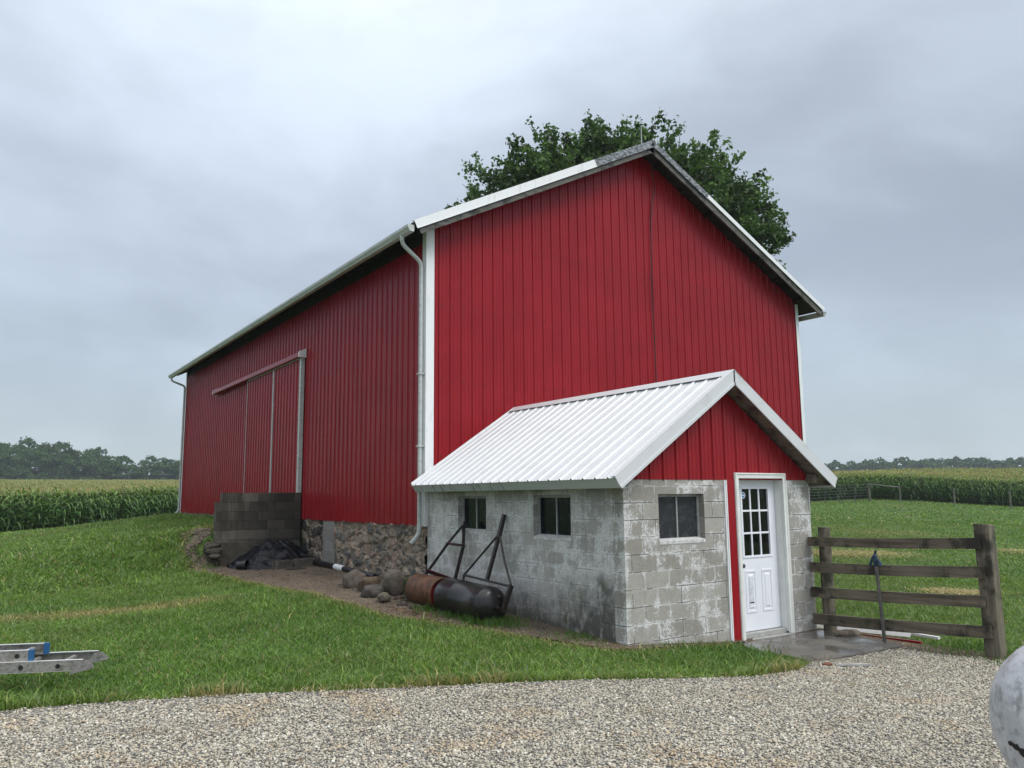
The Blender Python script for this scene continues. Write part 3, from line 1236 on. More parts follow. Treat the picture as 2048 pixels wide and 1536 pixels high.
def rib_wall(mb, org, ud, nd, u0, u1, zb, zt, extra=(), off=0.):
    org, ud, nd = (np.array(v, float) for v in (org, ud, nd))
    P = ribs(u0, u1, extra)
    V = []
    F_ = []
    for u, h in P:
        q = org + ud * u + nd * (h + off)
        V.append((q[0], q[1], zb(u)))
        V.append((q[0], q[1], zt(u)))
    for i in range(len(P) - 1):
        F_.append([2 * i, 2 * i + 2, 2 * i + 3, 2 * i + 1])
    mb.raw(V, F_)


def rib_roof(mb, a, b, ud, u0, u1, nrm, off=0.):
    """ribs running from eave point a to ridge point b, repeated along ud"""
    a, b, ud, nrm = (np.array(v, float) for v in (a, b, ud, nrm))
    P = ribs(u0, u1)
    V = []
    F_ = []
    for u, h in P:
        V.append(a + ud * u + nrm * (h + off))
        V.append(b + ud * u + nrm * (h + off))
    for i in range(len(P) - 1):
        F_.append([2 * i, 2 * i + 2, 2 * i + 3, 2 * i + 1])
    mb.raw(V, F_)


barn = thing('barn', 'tall red ribbed metal barn with white trim and a stone foundation', 'barn', (W / 2, LB / 2, 1.0))
mb = MB()
rib_wall(mb, (0, 0, 0), (1, 0, 0), (0, -1, 0), .0, W, lambda u: ZS, lambda u: rz(u) - .10, (RX,))
mb.build('gable_wall', 'red_siding', barn)
mb = MB()
rib_wall(mb, (0, 0, 0), (0, 1, 0), (-1, 0, 0), .0, LB, lambda u: ZS, lambda u: 6.39)
mb.build('side_wall', 'red_siding', barn)
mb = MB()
mb.box(.03, .06, .02, LB - .02, 6.2, rz(0) - .04)  # near-black strip added above the siding to stand for deep eave shade
mb.build('eave_shade_strip', 'dark_wood', barn)
mb = MB()
rib_wall(mb, (W, 0, 0), (0, 1, 0), (1, 0, 0), 0, LB, lambda u: .1, lambda u: rz(W) - .12)
mb.build('side_wall', 'red_siding', barn)
mb = MB()
rib_wall(mb, (0, LB, 0), (1, 0, 0), (0, 1, 0), 0, W, lambda u: ZS, lambda u: rz(u) - .10, (RX,))
mb.build('gable_wall', 'red_siding', barn)
# masonry base under the siding at the gable and far ends
mb = MB()
mb.box(3.7, W - .03, .03, .3, -.4, ZS + .05)
mb.box(.03, W - .03, LB - .3, LB - .03, .3, ZS + .05)
mb.box(W - .3, W - .03, .3, LB - .3, -.4, 1.0)
mb.box(.02, .3, 6.25, LB - .03, .4, ZS + .05)
mb.build('base_wall', 'block_plain', barn)

# screws down the ribs
mb = MB()
for zr in (6.55, 5.25, 3.9, 2.6):
    k = 1
    while k * RIB < W - .15:
        u = k * RIB + .060
        if zr < rz(u) - .3:
            mb.box(u - .009, u + .009, -.008, .002, zr - .009, zr + .009)
            if abs(zr - 6.55) < .01:
                mb.box(u + .08 - .006, u + .08 + .006, -.008, .002, zr - .006, zr + .006)
        k += 1
tag(mb.build('screws', 'screw_head', barn, uv=False), kind='stuff')
# lap between upper and lower sheets
mb = MB()
rib_wall(mb, (0, 0, 0), (1, 0, 0), (0, -1, 0), .14, W - .14, lambda u: 6.535, lambda u: min(6.56, rz(u) - .1), (RX,), .0016)
mb.build('sheet_lap', 'red_siding', barn)

# white corner trims
for (x0, x1, y0, y1) in ((-.026, .135, -.024, .12), (W - .09, W + .024, -.024, .09), (-.026, .09, LB - .12, LB + .024)):
    mb = MB()
    fx = x0 if x0 < 1 else x1
    fy = y0 if y0 < 1 else y1
    zt_ = rz(0 if x0 < 1 else W) - .13
    ix = fx + (.003 if x0 < 1 else -.003)
    iy = fy + (.003 if y0 < 1 else -.003)
    ex = x1 if x0 < 1 else x0
    ey = y1 if y0 < 1 else y0
    pr = [(fx, fy), (ex, fy), (ex, iy), (ix, iy), (ix, ey), (fx, ey)]
    mb.prism(pr, (0, 0, ZS - .01), (0, 0, zt_), (1, 0, 0), (0, 1, 0))
    mb.build('corner_trim', 'white_trim', barn)

# roof: deck, sheets, ridge cap, rakes
roof = MB()
nl = np.array([-SL, 0, 1]) / math.hypot(SL, 1)
nr_ = np.array([SL, 0, 1]) / math.hypot(SL, 1)
for sgn, xe, nn in ((-1, XL, nl), (1, XR, nr_)):
    ze = rz(xe)
    a0 = np.array([xe, YF + .02, ze]) - nn * .012
    b0 = np.array([RX, YF + .02, RZ]) - nn * .012
    dy = np.array([0, YB - YF - .04, 0])
    t = nn * .035
    roof.hexa([a0 - t, b0 - t, b0 - t + dy, a0 - t + dy], [a0, b0, b0 + dy, a0 + dy])
roof_o = roof.build('roof', 'dark_wood', barn)
mb = MB()
rib_roof(mb, (XL - .05, 0, rz(XL - .05)), (RX, 0, RZ), (0, 1, 0), YF, YB, nl, .002)
rib_roof(mb, (XR + .04, 0, rz(XR + .04)), (RX, 0, RZ), (0, 1, 0), YF, YB, nr_, .002)
mb.build('roof_sheeting', 'galvanised', roof_o)
mb = MB()
for sgn, nn in ((-1, nl), (1, nr_)):
    a = np.array([RX + sgn * .16, YF - .004, RZ - SL * .16]) + nn * .026
    b = np.array([RX, YF - .004, RZ]) + nn * .026 + np.array([0, 0, .004])
    dy = np.array([0, YB - YF + .008, 0])
    mb.hexa([a, b, b + dy, a + dy], [a + nn * .004, b + nn * .004, b + nn * .004 + dy, a + nn * .004 + dy])
mb.build('ridge_cap', 'weathered_trim', roof_o)


def rake(xa, xb, name, m, y0=YF - .012, hgt=.15, top=.10):
    """folded rake trim from xa up to xb: front face and a flange over the roof edge"""
    mb = MB()
    nn = nl if xb <= RX else nr_
    A = np.array([xa, y0, rz(xa)]) + nn * .030
    B = np.array([xb, y0, rz(xb)]) + nn * .030
    dn = -nn * hgt
    if abs(xa - RX) < .01:
        A = A
    th = np.array([0, .004, 0])
    mb.hexa([A + dn, B + dn, B + dn + th, A + dn + th], [A, B, B + th, A + th])
    bk = np.array([0, top, 0])
    mb.hexa([A + nn * .001, B + nn * .001, B + nn * .001 + bk, A + nn * .001 + bk], [A + nn * .005, B + nn * .005, B + nn * .005 + bk, A + nn * .005 + bk])
    # small return lip along the bottom
    mb.hexa([A + dn * 1.0 + np.array([0, -.008, 0]), B + dn + np.array([0, -.008, 0]), B + dn - th * 0, A + dn - th * 0], [A + dn * .93 + np.array([0, -.008, 0]), B + dn * .93 + np.array([0, -.008, 0]), B + dn * .93, A + dn * .93])
    return mb.build(name, m, roof_o)


rake(XL - .02, 3.60, 'rake_trim', 'white_trim')
rake(6.88, XR + .02, 'rake_trim', 'white_trim', hgt=.10)
tag(rake(3.58, RX, 'rake_trim', 'weathered_trim', YF - .018), 'dark weathered rake trim left of the peak')
tag(rake(RX, 6.90, 'rake_trim', 'weathered_trim', YF - .018, .13), 'dark weathered rake trim right of the peak')
# wooden fly rafter behind the trim, purlin ends under the overhang
for xa, xb in ((XL + .02, RX), (RX, XR - .02)):
    mb = MB()
    nn = nl if xb <= RX else nr_
    A = np.array([xa, YF + .012, rz(xa)]) - nn * .05
    B = np.array([xb, YF + .012, rz(xb)]) - nn * .05
    d = np.array([0, .035, 0])
    mb.hexa([A - nn * .17, B - nn * .17, B - nn * .17 + d, A - nn * .17 + d], [A, B, B + d, A + d])
    mb.build('fly_rafter', 'fascia_wood', roof_o)
for x_ in list(np.arange(.3, RX - .2, .78)) + list(np.arange(RX + .5, XR - .4, .78)):
    nn = nl if x_ < RX else nr_
    c_ = np.array([x_, 0, rz(x_)]) - nn * .105
    t_ = np.array([nn[2], 0, -nn[0]])
    mb = MB()
    mb.bar(c_ + np.array([0, YF + .05, 0]), c_ + np.array([0, .06, 0]), .045, .10, nn)
    mb.build('purlin_end', 'dark_wood', roof_o)
for i in range(32):
    y_ = .25 + i * .6
    mb = MB()
    c0 = np.array([XL + .03, y_, rz(XL + .03)]) - nl * .10
    c1 = np.array([.05, y_, rz(.05)]) - nl * .10
    mb.bar(c0, c1, .045, .10, nl)
    mb.build('rafter_tail', 'dark_wood', roof_o)
# strip of lumber where gable siding meets the overhang (steps along the rake)
for i in range(9):
    xa = .25 + i * .54
    mb = MB()
    A = np.array([xa, -.045, rz(xa) - .15])
    B = np.array([xa + .50, -.045, rz(xa + .5) - .135])
    mb.hexa([A - (0, 0, .05), B - (0, 0, .05), B + (0, .03, -.05), A + (0, .03, -.05)], [A, B, B + (0, .03, 0), A + (0, .03, 0)])
    mb.build('batten', 'fascia_wood', barn)

# gutters and downspouts
GP = [(0, 0), (-.085, 0), (-.10, .03), (-.125, .07), (-.125, .115), (-.119, .115), (-.119, .074), (-.095, .036), (-.08, .006), (-.006, .006), (-.006, .115), (0, .115)]
mb = MB()
gzb = rz(XL) - .17
mb.prism(GP, (XL - .012, -.40, gzb), (XL - .012, YB - .02, gzb - .0), (1, 0, 0), (0, 0, 1))
mb.prism([(0, 0), (-.085, 0), (-.10, .03), (-.125, .07), (-.125, .115), (0, .115)], (XL - .012, -.404, gzb), (XL - .012, -.396, gzb), (1, 0, 0), (0, 0, 1))
mb.prism([(0, 0), (-.085, 0), (-.10, .03), (-.125, .07), (-.125, .115), (0, .115)], (XL - .012, YB - .03, gzb), (XL - .012, YB - .02, gzb), (1, 0, 0), (0, 0, 1))
gut = mb.build('gutter', 'gutter_metal', barn)
mb = MB()
mb.prism([(a + 0, b) for a, b in [(0, 0), (.085, 0), (.1, .03), (.125, .07), (.125, .115), (.119, .115), (.119, .074), (.095, .036), (.08, .006), (.006, .006), (.006, .115), (0, .115)]], (XR + .012, -.40, rz(XR) - .17), (XR + .012, YB - .02, rz(XR) - .17), (1, 0, 0), (0, 0, 1))
mb.build('gutter', 'gutter_metal', barn)


def downspout(pts, shoe=None):
    mb = MB()
    # rounded rectangular pipe
    P = []
    for i in range(len(pts)):
        P.append(np.array(pts[i], float))
    mb.tube(P, .037, 12)
    o = mb.build('downspout', 'gutter_metal', barn)
    smooth_by_angle(o, 60)
    return o


def arc3(pts, r=.09, k=5):
    """round the corners of a path"""
    out = [np.array(pts[0], float)]
    for i in range(1, len(pts) - 1):
        p0, p1, p2 = (np.array(q, float) for q in pts[i - 1:i + 2])
        a = p1 + (p0 - p1) / np.linalg.norm(p0 - p1) * r
        b = p1 + (p2 - p1) / np.linalg.norm(p2 - p1) * r
        for t in np.linspace(0, 1, k):
            out.append((1 - t) ** 2 * a + 2 * t * (1 - t) * p1 + t * t * b)
    out.append(np.array(pts[-1], float))
    return out


dsp = downspout(arc3([(XL - .075, -.06, gzb + .02), (XL - .075, -.06, gzb - .13), (-.085, .06, 6.0), (-.085, .06, 1.28), (-.22, .10, 1.13)], .10))
for z_ in (4.0, 2.75):
    mb = MB()
    mb.box(-.135, -.03, .01, .11, z_, z_ + .03)
    mb.build('strap', 'gutter_metal', dsp)
downspout(arc3([(XL - .075, 19.0, gzb + .02), (XL - .075, 19.0, gzb - .12), (-.085, 18.8, 6.05), (-.085, 18.8, 1.5), (-.20, 18.72, 1.38)], .09))

# sliding door hung on the long wall
for k_, (ya, yb) in enumerate(((6.17, 8.16), (8.20, 10.55))):
    mb = MB()
    rib_wall(mb, (-.085 if k_ == 0 else -.075, 0, 0), (0, 1, 0), (-1, 0, 0), ya, yb, lambda u: 1.45, lambda u: 5.19)
    mb.box(-.080 if k_ == 0 else -.070, -.03, ya, yb, 1.45, 5.19)
    d = mb.build('sliding_door', 'red_siding', barn)
    mb = MB()
    xf = -.112 if k_ == 0 else -.102
    mb.box(xf, -.03, ya, yb, 5.191, 5.225)
    if k_ == 0:
        mb.box(xf - .004, -.028, ya - .11, ya, 1.44, 5.225)
        mb.box(xf - .002, -.088, yb - .03, yb + .015, 1.44, 5.19)
    else:
        mb.box(xf - .002, -.078, yb - .025, yb, 1.44, 5.19)
        mb.box(xf - .002, -.078, ya, ya + .02, 1.44, 5.19)
    mb.build('door_trim', 'gutter_metal', d)
mb = MB()
mb.prism([(-.02, 0), (-.19, 0), (-.195, .02), (-.18, .12), (-.02, .20)], (0, 6.04, 5.215), (0, 14.1, 5.215), (1, 0, 0), (0, 0, 1))
trk = mb.build('door_track', 'red_siding', barn)
for y_ in (5.99, 14.1):
    mb = MB()
    mb.prism([(-.02, -.01), (-.20, -.01), (-.205, .02), (-.19, .13), (-.02, .215)], (0, y_, 5.215), (0, y_ + .05, 5.215), (1, 0, 0), (0, 0, 1))
    mb.build('end_cap', 'white_trim', trk)

# cable down the gable and a lightning rod
mb = MB()
cp = [(5.24, YF - .02, 9.40), (5.25, YF - .03, 9.2), (5.42, YF + .25, 8.95), (5.62, -.05, 8.6), (5.52, -.045, 8.2), (5.47, -.045, 7.8), (5.45, -.04, 6.9), (5.43, -.045, 6.3), (5.45, -.045, 5.4), (5.46, -.05, 4.4), (5.46, -.05, 3.0), (5.46, -.05, 2.2)]
mb.tube(cp, .011, 6)
mb.build('cable', 'black_rubber', barn)
mb = MB()
mb.tube([(RX - .02, -.12, RZ + .0), (RX - .02, -.12, RZ + .50)], [.012, .006], 6)
mb.tube([(RX - .02, -.12, RZ + .0), (RX - .02, -.12, RZ + .06)], .03, 6)
mb.build('lightning_rod', 'silver_shim', barn)


# ---------------------------------------------------------------- rubble stone foundation
def cells(w_, h_, mean, seed, aniso=1.35):
    r = np.random.default_rng(seed)
    n_ = int(w_ * h_ / (mean * mean))
    return r.uniform(-.1, w_ + .1, n_), r.uniform(-.1, h_ + .1, n_), r


def rubble(name, org, ud, nd, w_, h_, mean, seed, parent, bulge=.07, step=.014, pal=None, zcut=None):
    px, pz, r = cells(w_, h_, mean, seed)
    wgt = r.uniform(0, mean * .55, len(px))
    us = np.arange(0, w_ + step, step)
    zs = np.arange(0, h_ + step, step)
    U, Zg = np.meshgrid(us, zs)
    wu = U + (vnoise(U * 1., Zg * 1., .09, seed) - .5) * .06
    wz = Zg + (vnoise(U * 1., Zg * 1., .09, seed + 1) - .5) * .06
    d1 = np.full(U.shape, 9.)
    d2 = np.full(U.shape, 9.)
    i1 = np.zeros(U.shape, int)
    for i in range(len(px)):
        d = np.hypot((wu - px[i]) * .8, (wz - pz[i]) * 1.15) - wgt[i]
        lt = d < d1
        d2 = np.where(lt, d1, np.minimum(d2, d))
        i1 = np.where(lt, i, i1)
        d1 = np.where(lt, d, d1)
    e = np.clip((d2 - d1) / (mean * .38), 0, 1)
    prot = r.uniform(.25, 1.0, len(px))[i1]
    hgt_ = np.sqrt(e) * prot * bulge + (vnoise(U, Zg, .05, seed + 2) - .5) * .022 + (vnoise(U, Zg, .3, seed + 4) - .5) * .05
    pal = np.array(pal if pal is not None else [(.33, .26, .20), (.27, .225, .18), (.19, .175, .15), (.16, .155, .145), (.35, .25, .20), (.23, .20, .16), (.11, .105, .10), (.40, .33, .26)])
    sc_ = pal[r.integers(0, len(pal), len(px))][i1]
    mort = np.array([.36, .29, .225])
    m_ = (e < .30 + .55 * vnoise(U, Zg, .4, seed + 5) * (.25 + Zg / h_))[..., None]
    c = np.where(m_, mort * (.72 + .5 * vnoise(U, Zg, .06, seed + 6))[..., None], sc_ * 1.2 * (.75 + .5 * vnoise(U, Zg, .04, seed + 7))[..., None])
    org, ud, nd = (np.array(v, float) for v in (org, ud, nd))
    V = org + U[..., None] * ud + Zg[..., None] * np.array([0, 0, 1.]) + hgt_[..., None] * nd
    k = np.arange(U.size).reshape(U.shape)
    F_ = np.stack([k[:-1, :-1], k[:-1, 1:], k[1:, 1:], k[1:, :-1]], -1).reshape(-1, 4)
    return mesh(name, V.reshape(-1, 3), F_, 'stone', parent, smooth=True, col=c.reshape(-1, 3))


fd = rubble('stone_foundation', (.055, 0.0, .25), (0, 1, 0), (-1, 0, 0), 4.05, 1.19, .125, 5, barn, .07)
rubble('stone_foundation', (.075, 4.72, .25), (0, 1, 0), (-1, 0, 0), 1.33, 1.19, .17, 8, barn, .10, pal=[(.09, .08, .065), (.06, .055, .05), (.13, .11, .09), (.045, .042, .04)])
mb = MB()
mb.box(.01, .3, 4.05, 4.74, .2, 1.43)
tag(mb.build('block_infill', 'block_plain', barn), 'grey concrete block patch in the stone foundation')
mb = MB()
mb.box(.09, .32, .0, 4.05, .0, 1.43)
mb.box(.11, .32, 4.74, 6.05, .0, 1.43)
mb.build('base_wall', 'dark_wood', barn)

# ================================================================ BLOCK MILK HOUSE
SX0, SX1, SY, ST = .038, 3.62, -4.8945, 2.105
shed = thing('block_shed', 'low concrete block shed with white metal roof and red gable', 'shed', (1.83, -2.45, 0))


def wall_open(mb, axis, face, back, u0, u1, z0, z1, holes):
    """solid wall with rectangular holes; axis 0: face at x, runs along y. holes (a,b,c,d)"""
    us = sorted({u0, u1, *[h[0] for h in holes], *[h[1] for h in holes]})
    zs = sorted({z0, z1, *[h[2] for h in holes], *[h[3] for h in holes]})
    P = (lambda u, z, d: (d, u, z)) if axis == 0 else (lambda u, z, d: (u, d, z))

    def hole(i, j):
        if i < 0 or j < 0 or i >= len(us) - 1 or j >= len(zs) - 1:
            return True
        a, c = (us[i] + us[i + 1]) / 2, (zs[j] + zs[j + 1]) / 2
        return any(h[0] < a < h[1] and h[2] < c < h[3] for h in holes)
    for i in range(len(us) - 1):
        for j in range(len(zs) - 1):
            if hole(i, j):
                continue
            a, b, c, d = us[i], us[i + 1], zs[j], zs[j + 1]
            for dd in (face, back):
                mb.raw([P(a, c, dd), P(b, c, dd), P(b, d, dd), P(a, d, dd)], [[0, 1, 2, 3]])
            for di, dj, e0, e1 in ((-1, 0, (a, c), (a, d)), (1, 0, (b, c), (b, d)), (0, -1, (a, c), (b, c)), (0, 1, (a, d), (b, d))):
                if hole(i + di, j + dj):
                    mb.raw([P(*e0, face), P(*e1, face), P(*e1, back), P(*e0, back)], [[0, 1, 2, 3]])


WIN_L = [(-1.85, -1.02, 1.375, 1.91), (-3.885, -3.06, 1.355, 1.915)]
WIN_F = (.61, 1.42, 1.335, 1.912)
mb = MB()
wall_open(mb, 0, SX0, SX0 + .2, SY + .2, -.002, -.3, ST, WIN_L)
mb.build('side_wall', 'block_side', shed)
mb = MB()
wall_open(mb, 0, SX1, SX1 - .2, SY + .2, -.002, -.3, ST, [])
mb.build('side_wall', 'block_side', shed)
mb = MB()
wall_open(mb, 1, SY, SY + .2, SX0, 1.845, -.3, ST, [WIN_F])
mb.build('front_wall', 'block_front', shed)
mb = MB()
wall_open(mb, 1, SY, SY + .2, 3.095, SX1, -.3, ST, [])
mb.build('front_wall', 'block_front', shed)
# pale mortar sills under the windows, uneven top course of mortar
def rough_strip(mb, p, q, nd, h, d, k=14):
    p, q, nd = (np.array(v, float) for v in (p, q, nd))
    for i in range(k):
        a = p + (q - p) * i / k
        b = p + (q - p) * (i + 1) / k
        hh = h * random.uniform(.6, 1.15)
        dd = nd * d * random.uniform(.6, 1.2)
        mb.hexa([a - (0, 0, hh), b - (0, 0, hh), b - nd * .1, a - nd * .1] if False else [a - (0, 0, hh), b - (0, 0, hh), b + dd * .6 - (0, 0, hh * .8), a + dd * .6 - (0, 0, hh * .8)], [a, b, b + dd, a + dd])


# windows
def window(axis, face, sgn, h, name_mat, parent):
    """two-light steel window set back in the wall"""
    a, b, c, d = h
    rec = .085
    P = (lambda u, z, w_: (face + sgn * w_, u, z)) if axis == 0 else (lambda u, z, w_: (u, face + sgn * w_, z))

    def bx(mb, u0, u1, z0, z1, w0, w1):
        p0, p1 = P(u0, z0, w0), P(u1, z1, w1)
        lo = [min(p0[i], p1[i]) for i in range(3)]
        hi = [max(p0[i], p1[i]) for i in range(3)]
        mb.box(lo[0], hi[0], lo[1], hi[1], lo[2], hi[2])
    m1 = MB()
    bx(m1, a + .03, b - .03, c + .03, d - .03, rec + .018, rec + .024)
    wn = m1.build('window', name_mat, parent)
    f = MB()
    bx(f, a + .002, a + .036, c + .002, d - .002, rec, rec + .04)
    bx(f, b - .036, b - .002, c + .002, d - .002, rec, rec + .04)
    bx(f, a + .036, b - .036, d - .036, d - .002, rec + .001, rec + .04)
    bx(f, a + .036, b - .036, c + .002, c + .034, rec + .001, rec + .04)
    m_ = (a + b) / 2
    bx(f, m_ - .011, m_ + .011, c + .034, d - .036, rec + .002, rec + .036)
    f.build('frame', 'steel_frame', wn)
    s = MB()
    p, q = P(a + .004, c + .001, .0), P(b - .004, c + .001, .0)
    # sloped mortar sill
    i0, i1 = P(a + .002, c + .03, rec), P(b - .002, c + .03, rec)
    o0, o1 = P(a + .002, c + .004, -.004), P(b - .002, c + .004, -.004)
    u0, u1 = P(a + .002, c - .035, -.005), P(b - .002, c - .035, -.005)
    j0, j1 = P(a + .002, c - .035, rec), P(b - .002, c - .035, rec)
    s.raw([i0, i1, o0, o1, u0, u1, j0, j1], [[0, 1, 3, 2], [2, 3, 5, 4], [0, 2, 4, 6], [1, 7, 5, 3]])
    s.build('sill', 'casing_mortar', wn)
    return wn


simple('casing_mortar', (.52, .52, .50), .85, 0, .3, 18, .8, 40)
tag(window(0, SX0, 1, WIN_L[0], 'dark_glass', shed), 'dark window nearest the barn')
tag(window(0, SX0, 1, WIN_L[1], 'dark_glass', shed), 'dark window nearer the front corner')
tag(window(1, SY, 1, WIN_F, 'dusty_glass', shed), 'dusty grey front window')
# dark room inside
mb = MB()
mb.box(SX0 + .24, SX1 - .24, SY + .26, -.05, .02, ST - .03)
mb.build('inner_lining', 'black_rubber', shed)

# red gable
mb = MB()
SRX, SRZ, SSL = 1.829, 3.4945, (3.4945 - 2.1057) / (1.829 + .27)


def srz(x): return SRZ - SSL * abs(x - SRX)


rib_wall(mb, (0, SY - .004, 0), (1, 0, 0), (0, -1, 0), SX0 - .02, SX1 + .02, lambda u: 2.09 if not 1.85 < u < 2.02 else 2.075, lambda u: max(srz(u) - .175, 2.10), (SRX,))
mb.build('gable_siding', 'red_siding', shed)
mb = MB()
mb.box(SX0, SX1, SY + .01, SY + .1, ST, ST + .05)
mb.build('top_plate', 'dark_wood', shed)
# red jamb sheet left of the door and slim white edge trims
mb = MB()
mb.box(1.845, 1.998, SY - .016, SY + .02, .005, 2.10)
mb.build('jamb_sheet', 'red_siding', shed)
mb = MB()
mb.box(1.80, 1.822, SY - .020, SY + .0, .01, 2.088)
mb.box(1.825, 1.844, SY - .026, SY + .0, .01, 2.088)
mb.build('edge_trim', 'white_trim', shed)
mb = MB()
mb.box(3.068, 3.082, SY - .010, SY + .05, .02, 2.085)
mb.build('edge_trim', 'dark_wood', shed)
mb = MB()
mb.box(3.083, 3.094, SY - .022, SY + .02, .01, 2.085)
mb.build('edge_trim', 'white_trim', shed)

# door: casing, jambs, leaf with glass and panels
ZD0, ZD1 = .045, 2.185
df = MB()
df.box(2.0, 2.072, SY - .034, SY + .01, ZD0 - .02, ZD1)
df.box(2.994, 3.066, SY - .034, SY + .01, ZD0 - .02, ZD1)
df.box(2.073, 2.993, SY - .033, SY + .01, ZD1 - .074, ZD1)
df.box(2.010, 2.030, SY - .041, SY - .033, ZD0 - .02, ZD1 - .01)
df.box(3.036, 3.056, SY - .041, SY - .033, ZD0 - .02, ZD1 - .01)
df.box(2.010, 3.056, SY - .042, SY - .034, ZD1 - .022, ZD1 - .002)
df.box(2.055, 2.080, SY + .011, SY + .17, ZD0, ZD1 - .06)
df.box(2.986, 3.011, SY + .011, SY + .17, ZD0, ZD1 - .06)
df.box(2.080, 2.986, SY + .011, SY + .17, ZD1 - .085, ZD1 - .06)
df.build('door_frame', 'casing_paint', shed, bevel=.004)
mb = MB()
mb.box(2.0, 3.066, SY - .045, SY + .19, .0, ZD0 - .022)
mb.box(2.081, 2.985, SY + .03, SY + .19, ZD0 - .021, .085)
mb.build('threshold', 'grey_paint', shed, bevel=.004)
DY = SY + .115
dl = MB()
dx0, dx1, dz0, dz1 = 2.084, 2.982, .095, 2.095
gx0, gx1, gz0, gz1 = 2.285, 2.835, 1.075, 1.975
wall_open(dl, 1, DY, DY + .045, dx0, dx1, dz0, dz1, [(gx0, gx1, gz0, gz1)])
door = dl.build('door', 'door_paint', shed)
mb = MB()
mb.box(gx0, gx1, DY + .02, DY + .026, gz0, gz1)
gl = mb.build('glass', 'door_glass', door)
mb = MB()
gf = .028
mb.box(gx0 - gf, gx0 + .004, DY - .010, DY - .0005, gz0 - gf, gz1 + gf)
mb.box(gx1 - .004, gx1 + gf, DY - .010, DY - .0005, gz0 - gf, gz1 + gf)
mb.box(gx0 + .004, gx1 - .004, DY - .0095, DY - .0005, gz1 - .004, gz1 + gf)
mb.box(gx0 + .004, gx1 - .004, DY - .0095, DY - .0005, gz0 - gf, gz0 + .004)
gw = (gx1 - gx0) / 3
gq = (gz1 - gz0) / 3
for i in (1, 2):
    mb.box(gx0 + gw * i - .013, gx0 + gw * i + .013, DY + .002, DY + .018, gz0, gz1)
for j in (1, 2):
    zc = gz0 + gq * j
    for i in range(3):
        mb.box(gx0 + gw * i + (.0135 if i else 0), gx0 + gw * (i + 1) - (.0135 if i < 2 else 0), DY + .003, DY + .018, zc - .013, zc + .013)
mb.build('glazing_bars', 'door_paint', door, bevel=.003)
for xa, xb in ((2.285, 2.50), (2.62, 2.835)):
    mb = MB()
    za, zb_ = .33, .885
    # raised frame of an embossed panel with a chamfered field
    for (a, b, c, d) in ((xa, xb, zb_ - .028, zb_), (xa, xb, za, za + .028), (xa, xa + .024, za + .028, zb_ - .028), (xb - .024, xb, za + .028, zb_ - .028)):
        mb.box(a, b, DY - .007, DY - .0005, c, d)
    q = .052
    mb.hexa([(xa + q, DY - .0005, za + q), (xb - q, DY - .0005, za + q), (xb - q, DY - .0005, zb_ - q), (xa + q, DY - .0005, zb_ - q)][::-1],
            [(xa + q + .02, DY - .011, za + q + .02), (xb - q - .02, DY - .011, za + q + .02), (xb - q - .02, DY - .011, zb_ - q - .02), (xa + q + .02, DY - .011, zb_ - q - .02)][::-1])
    mb.build('raised_panel', 'door_paint', door, bevel=.003)
V, F_ = lathe([(0, .028), (.008, .030), (.010, .012), (.035, .012), (.042, .024), (.055, .030), (.068, .026), (.074, 0.0)], (2.192, DY - .001, .955), (0, -1, 0), (1, 0, 0), 20)
mesh('door_knob', V, F_, 'black_metal', door, smooth=True)
mb = MB()
mb.box(2.352, 2.425, DY - .0135, DY - .0125, .48, .80)
mb.build('label', 'label_clear', door)
mb = MB()
mb.box(2.345, 2.430, DY - .014, DY - .0125, .455, .470)
mb.build('label_strip', 'black_metal', door)
V, F_ = lathe([(0, .045), (.002, .045), (.002, 0)], (2.345, DY + .0195, 1.885), (0, -1, 0), (1, 0, 0), 20)
st_ = mesh('sticker', V, F_, 'sticker_white', door)
V, F_ = lathe([(.0021, .036), (.0026, .036), (.0026, .0)], (2.345, DY + .0195, 1.885), (0, -1, 0), (1, 0, 0), 20)
mesh('sticker_print', V, F_, 'sticker_blue', st_)
mb = MB()
mb.box(2.322, 2.368, DY + .0160, DY + .0166, 1.877, 1.893)
mb.build('sticker_print', 'sticker_white', st_)

# shed roof
SYF = -5.13
sn_l = np.array([-SSL, 0, 1]) / math.hypot(SSL, 1)
sn_r = np.array([SSL, 0, 1]) / math.hypot(SSL, 1)
SXL, SXR = -.27, 3.928
rf = MB()
for xe, nn in ((SXL, sn_l), (SXR, sn_r)):
    a0 = np.array([xe, SYF + .015, srz(xe)]) - nn * .008
    b0 = np.array([SRX, SYF + .015, SRZ]) - nn * .008
    dy = np.array([0, -.03 - SYF - .015, 0])
    t = nn * .10
    c_ = b0 - np.array([0, 0, .10 / nn[2]])
    rf.hexa([a0 - t, c_, c_ + dy, a0 - t + dy], [a0, b0, b0 + dy, a0 + dy])
srf = rf.build('roof', 'soffit_wood', shed)
mb = MB()
rib_roof(mb, (SXL - .02, 0, srz(SXL - .02)), (SRX, 0, SRZ), (0, 1, 0), SYF + .0, -.022, sn_l, .002)
rib_roof(mb, (SXR + .02, 0, srz(SXR + .02)), (SRX, 0, SRZ), (0, 1, 0), SYF + .0, -.022, sn_r, .002)
mb.build('roof_sheeting', 'white_roofing', srf)
mb = MB()
for nn, sg in ((sn_l, -1), (sn_r, 1)):
    a = np.array([SRX + sg * .115, SYF - .016, SRZ - SSL * .115]) + nn * .026
    b = np.array([SRX, SYF - .016, SRZ]) + np.array([0, 0, .034])
    dy = np.array([0, -.024 - SYF + .016, 0])
    mb.hexa([a, b, b + dy, a + dy], [a + nn * .004, b + np.array([0, 0, .005]), b + np.array([0, 0, .005]) + dy, a + nn * .004 + dy])
mb.build('ridge_cap', 'white_roofing', srf)
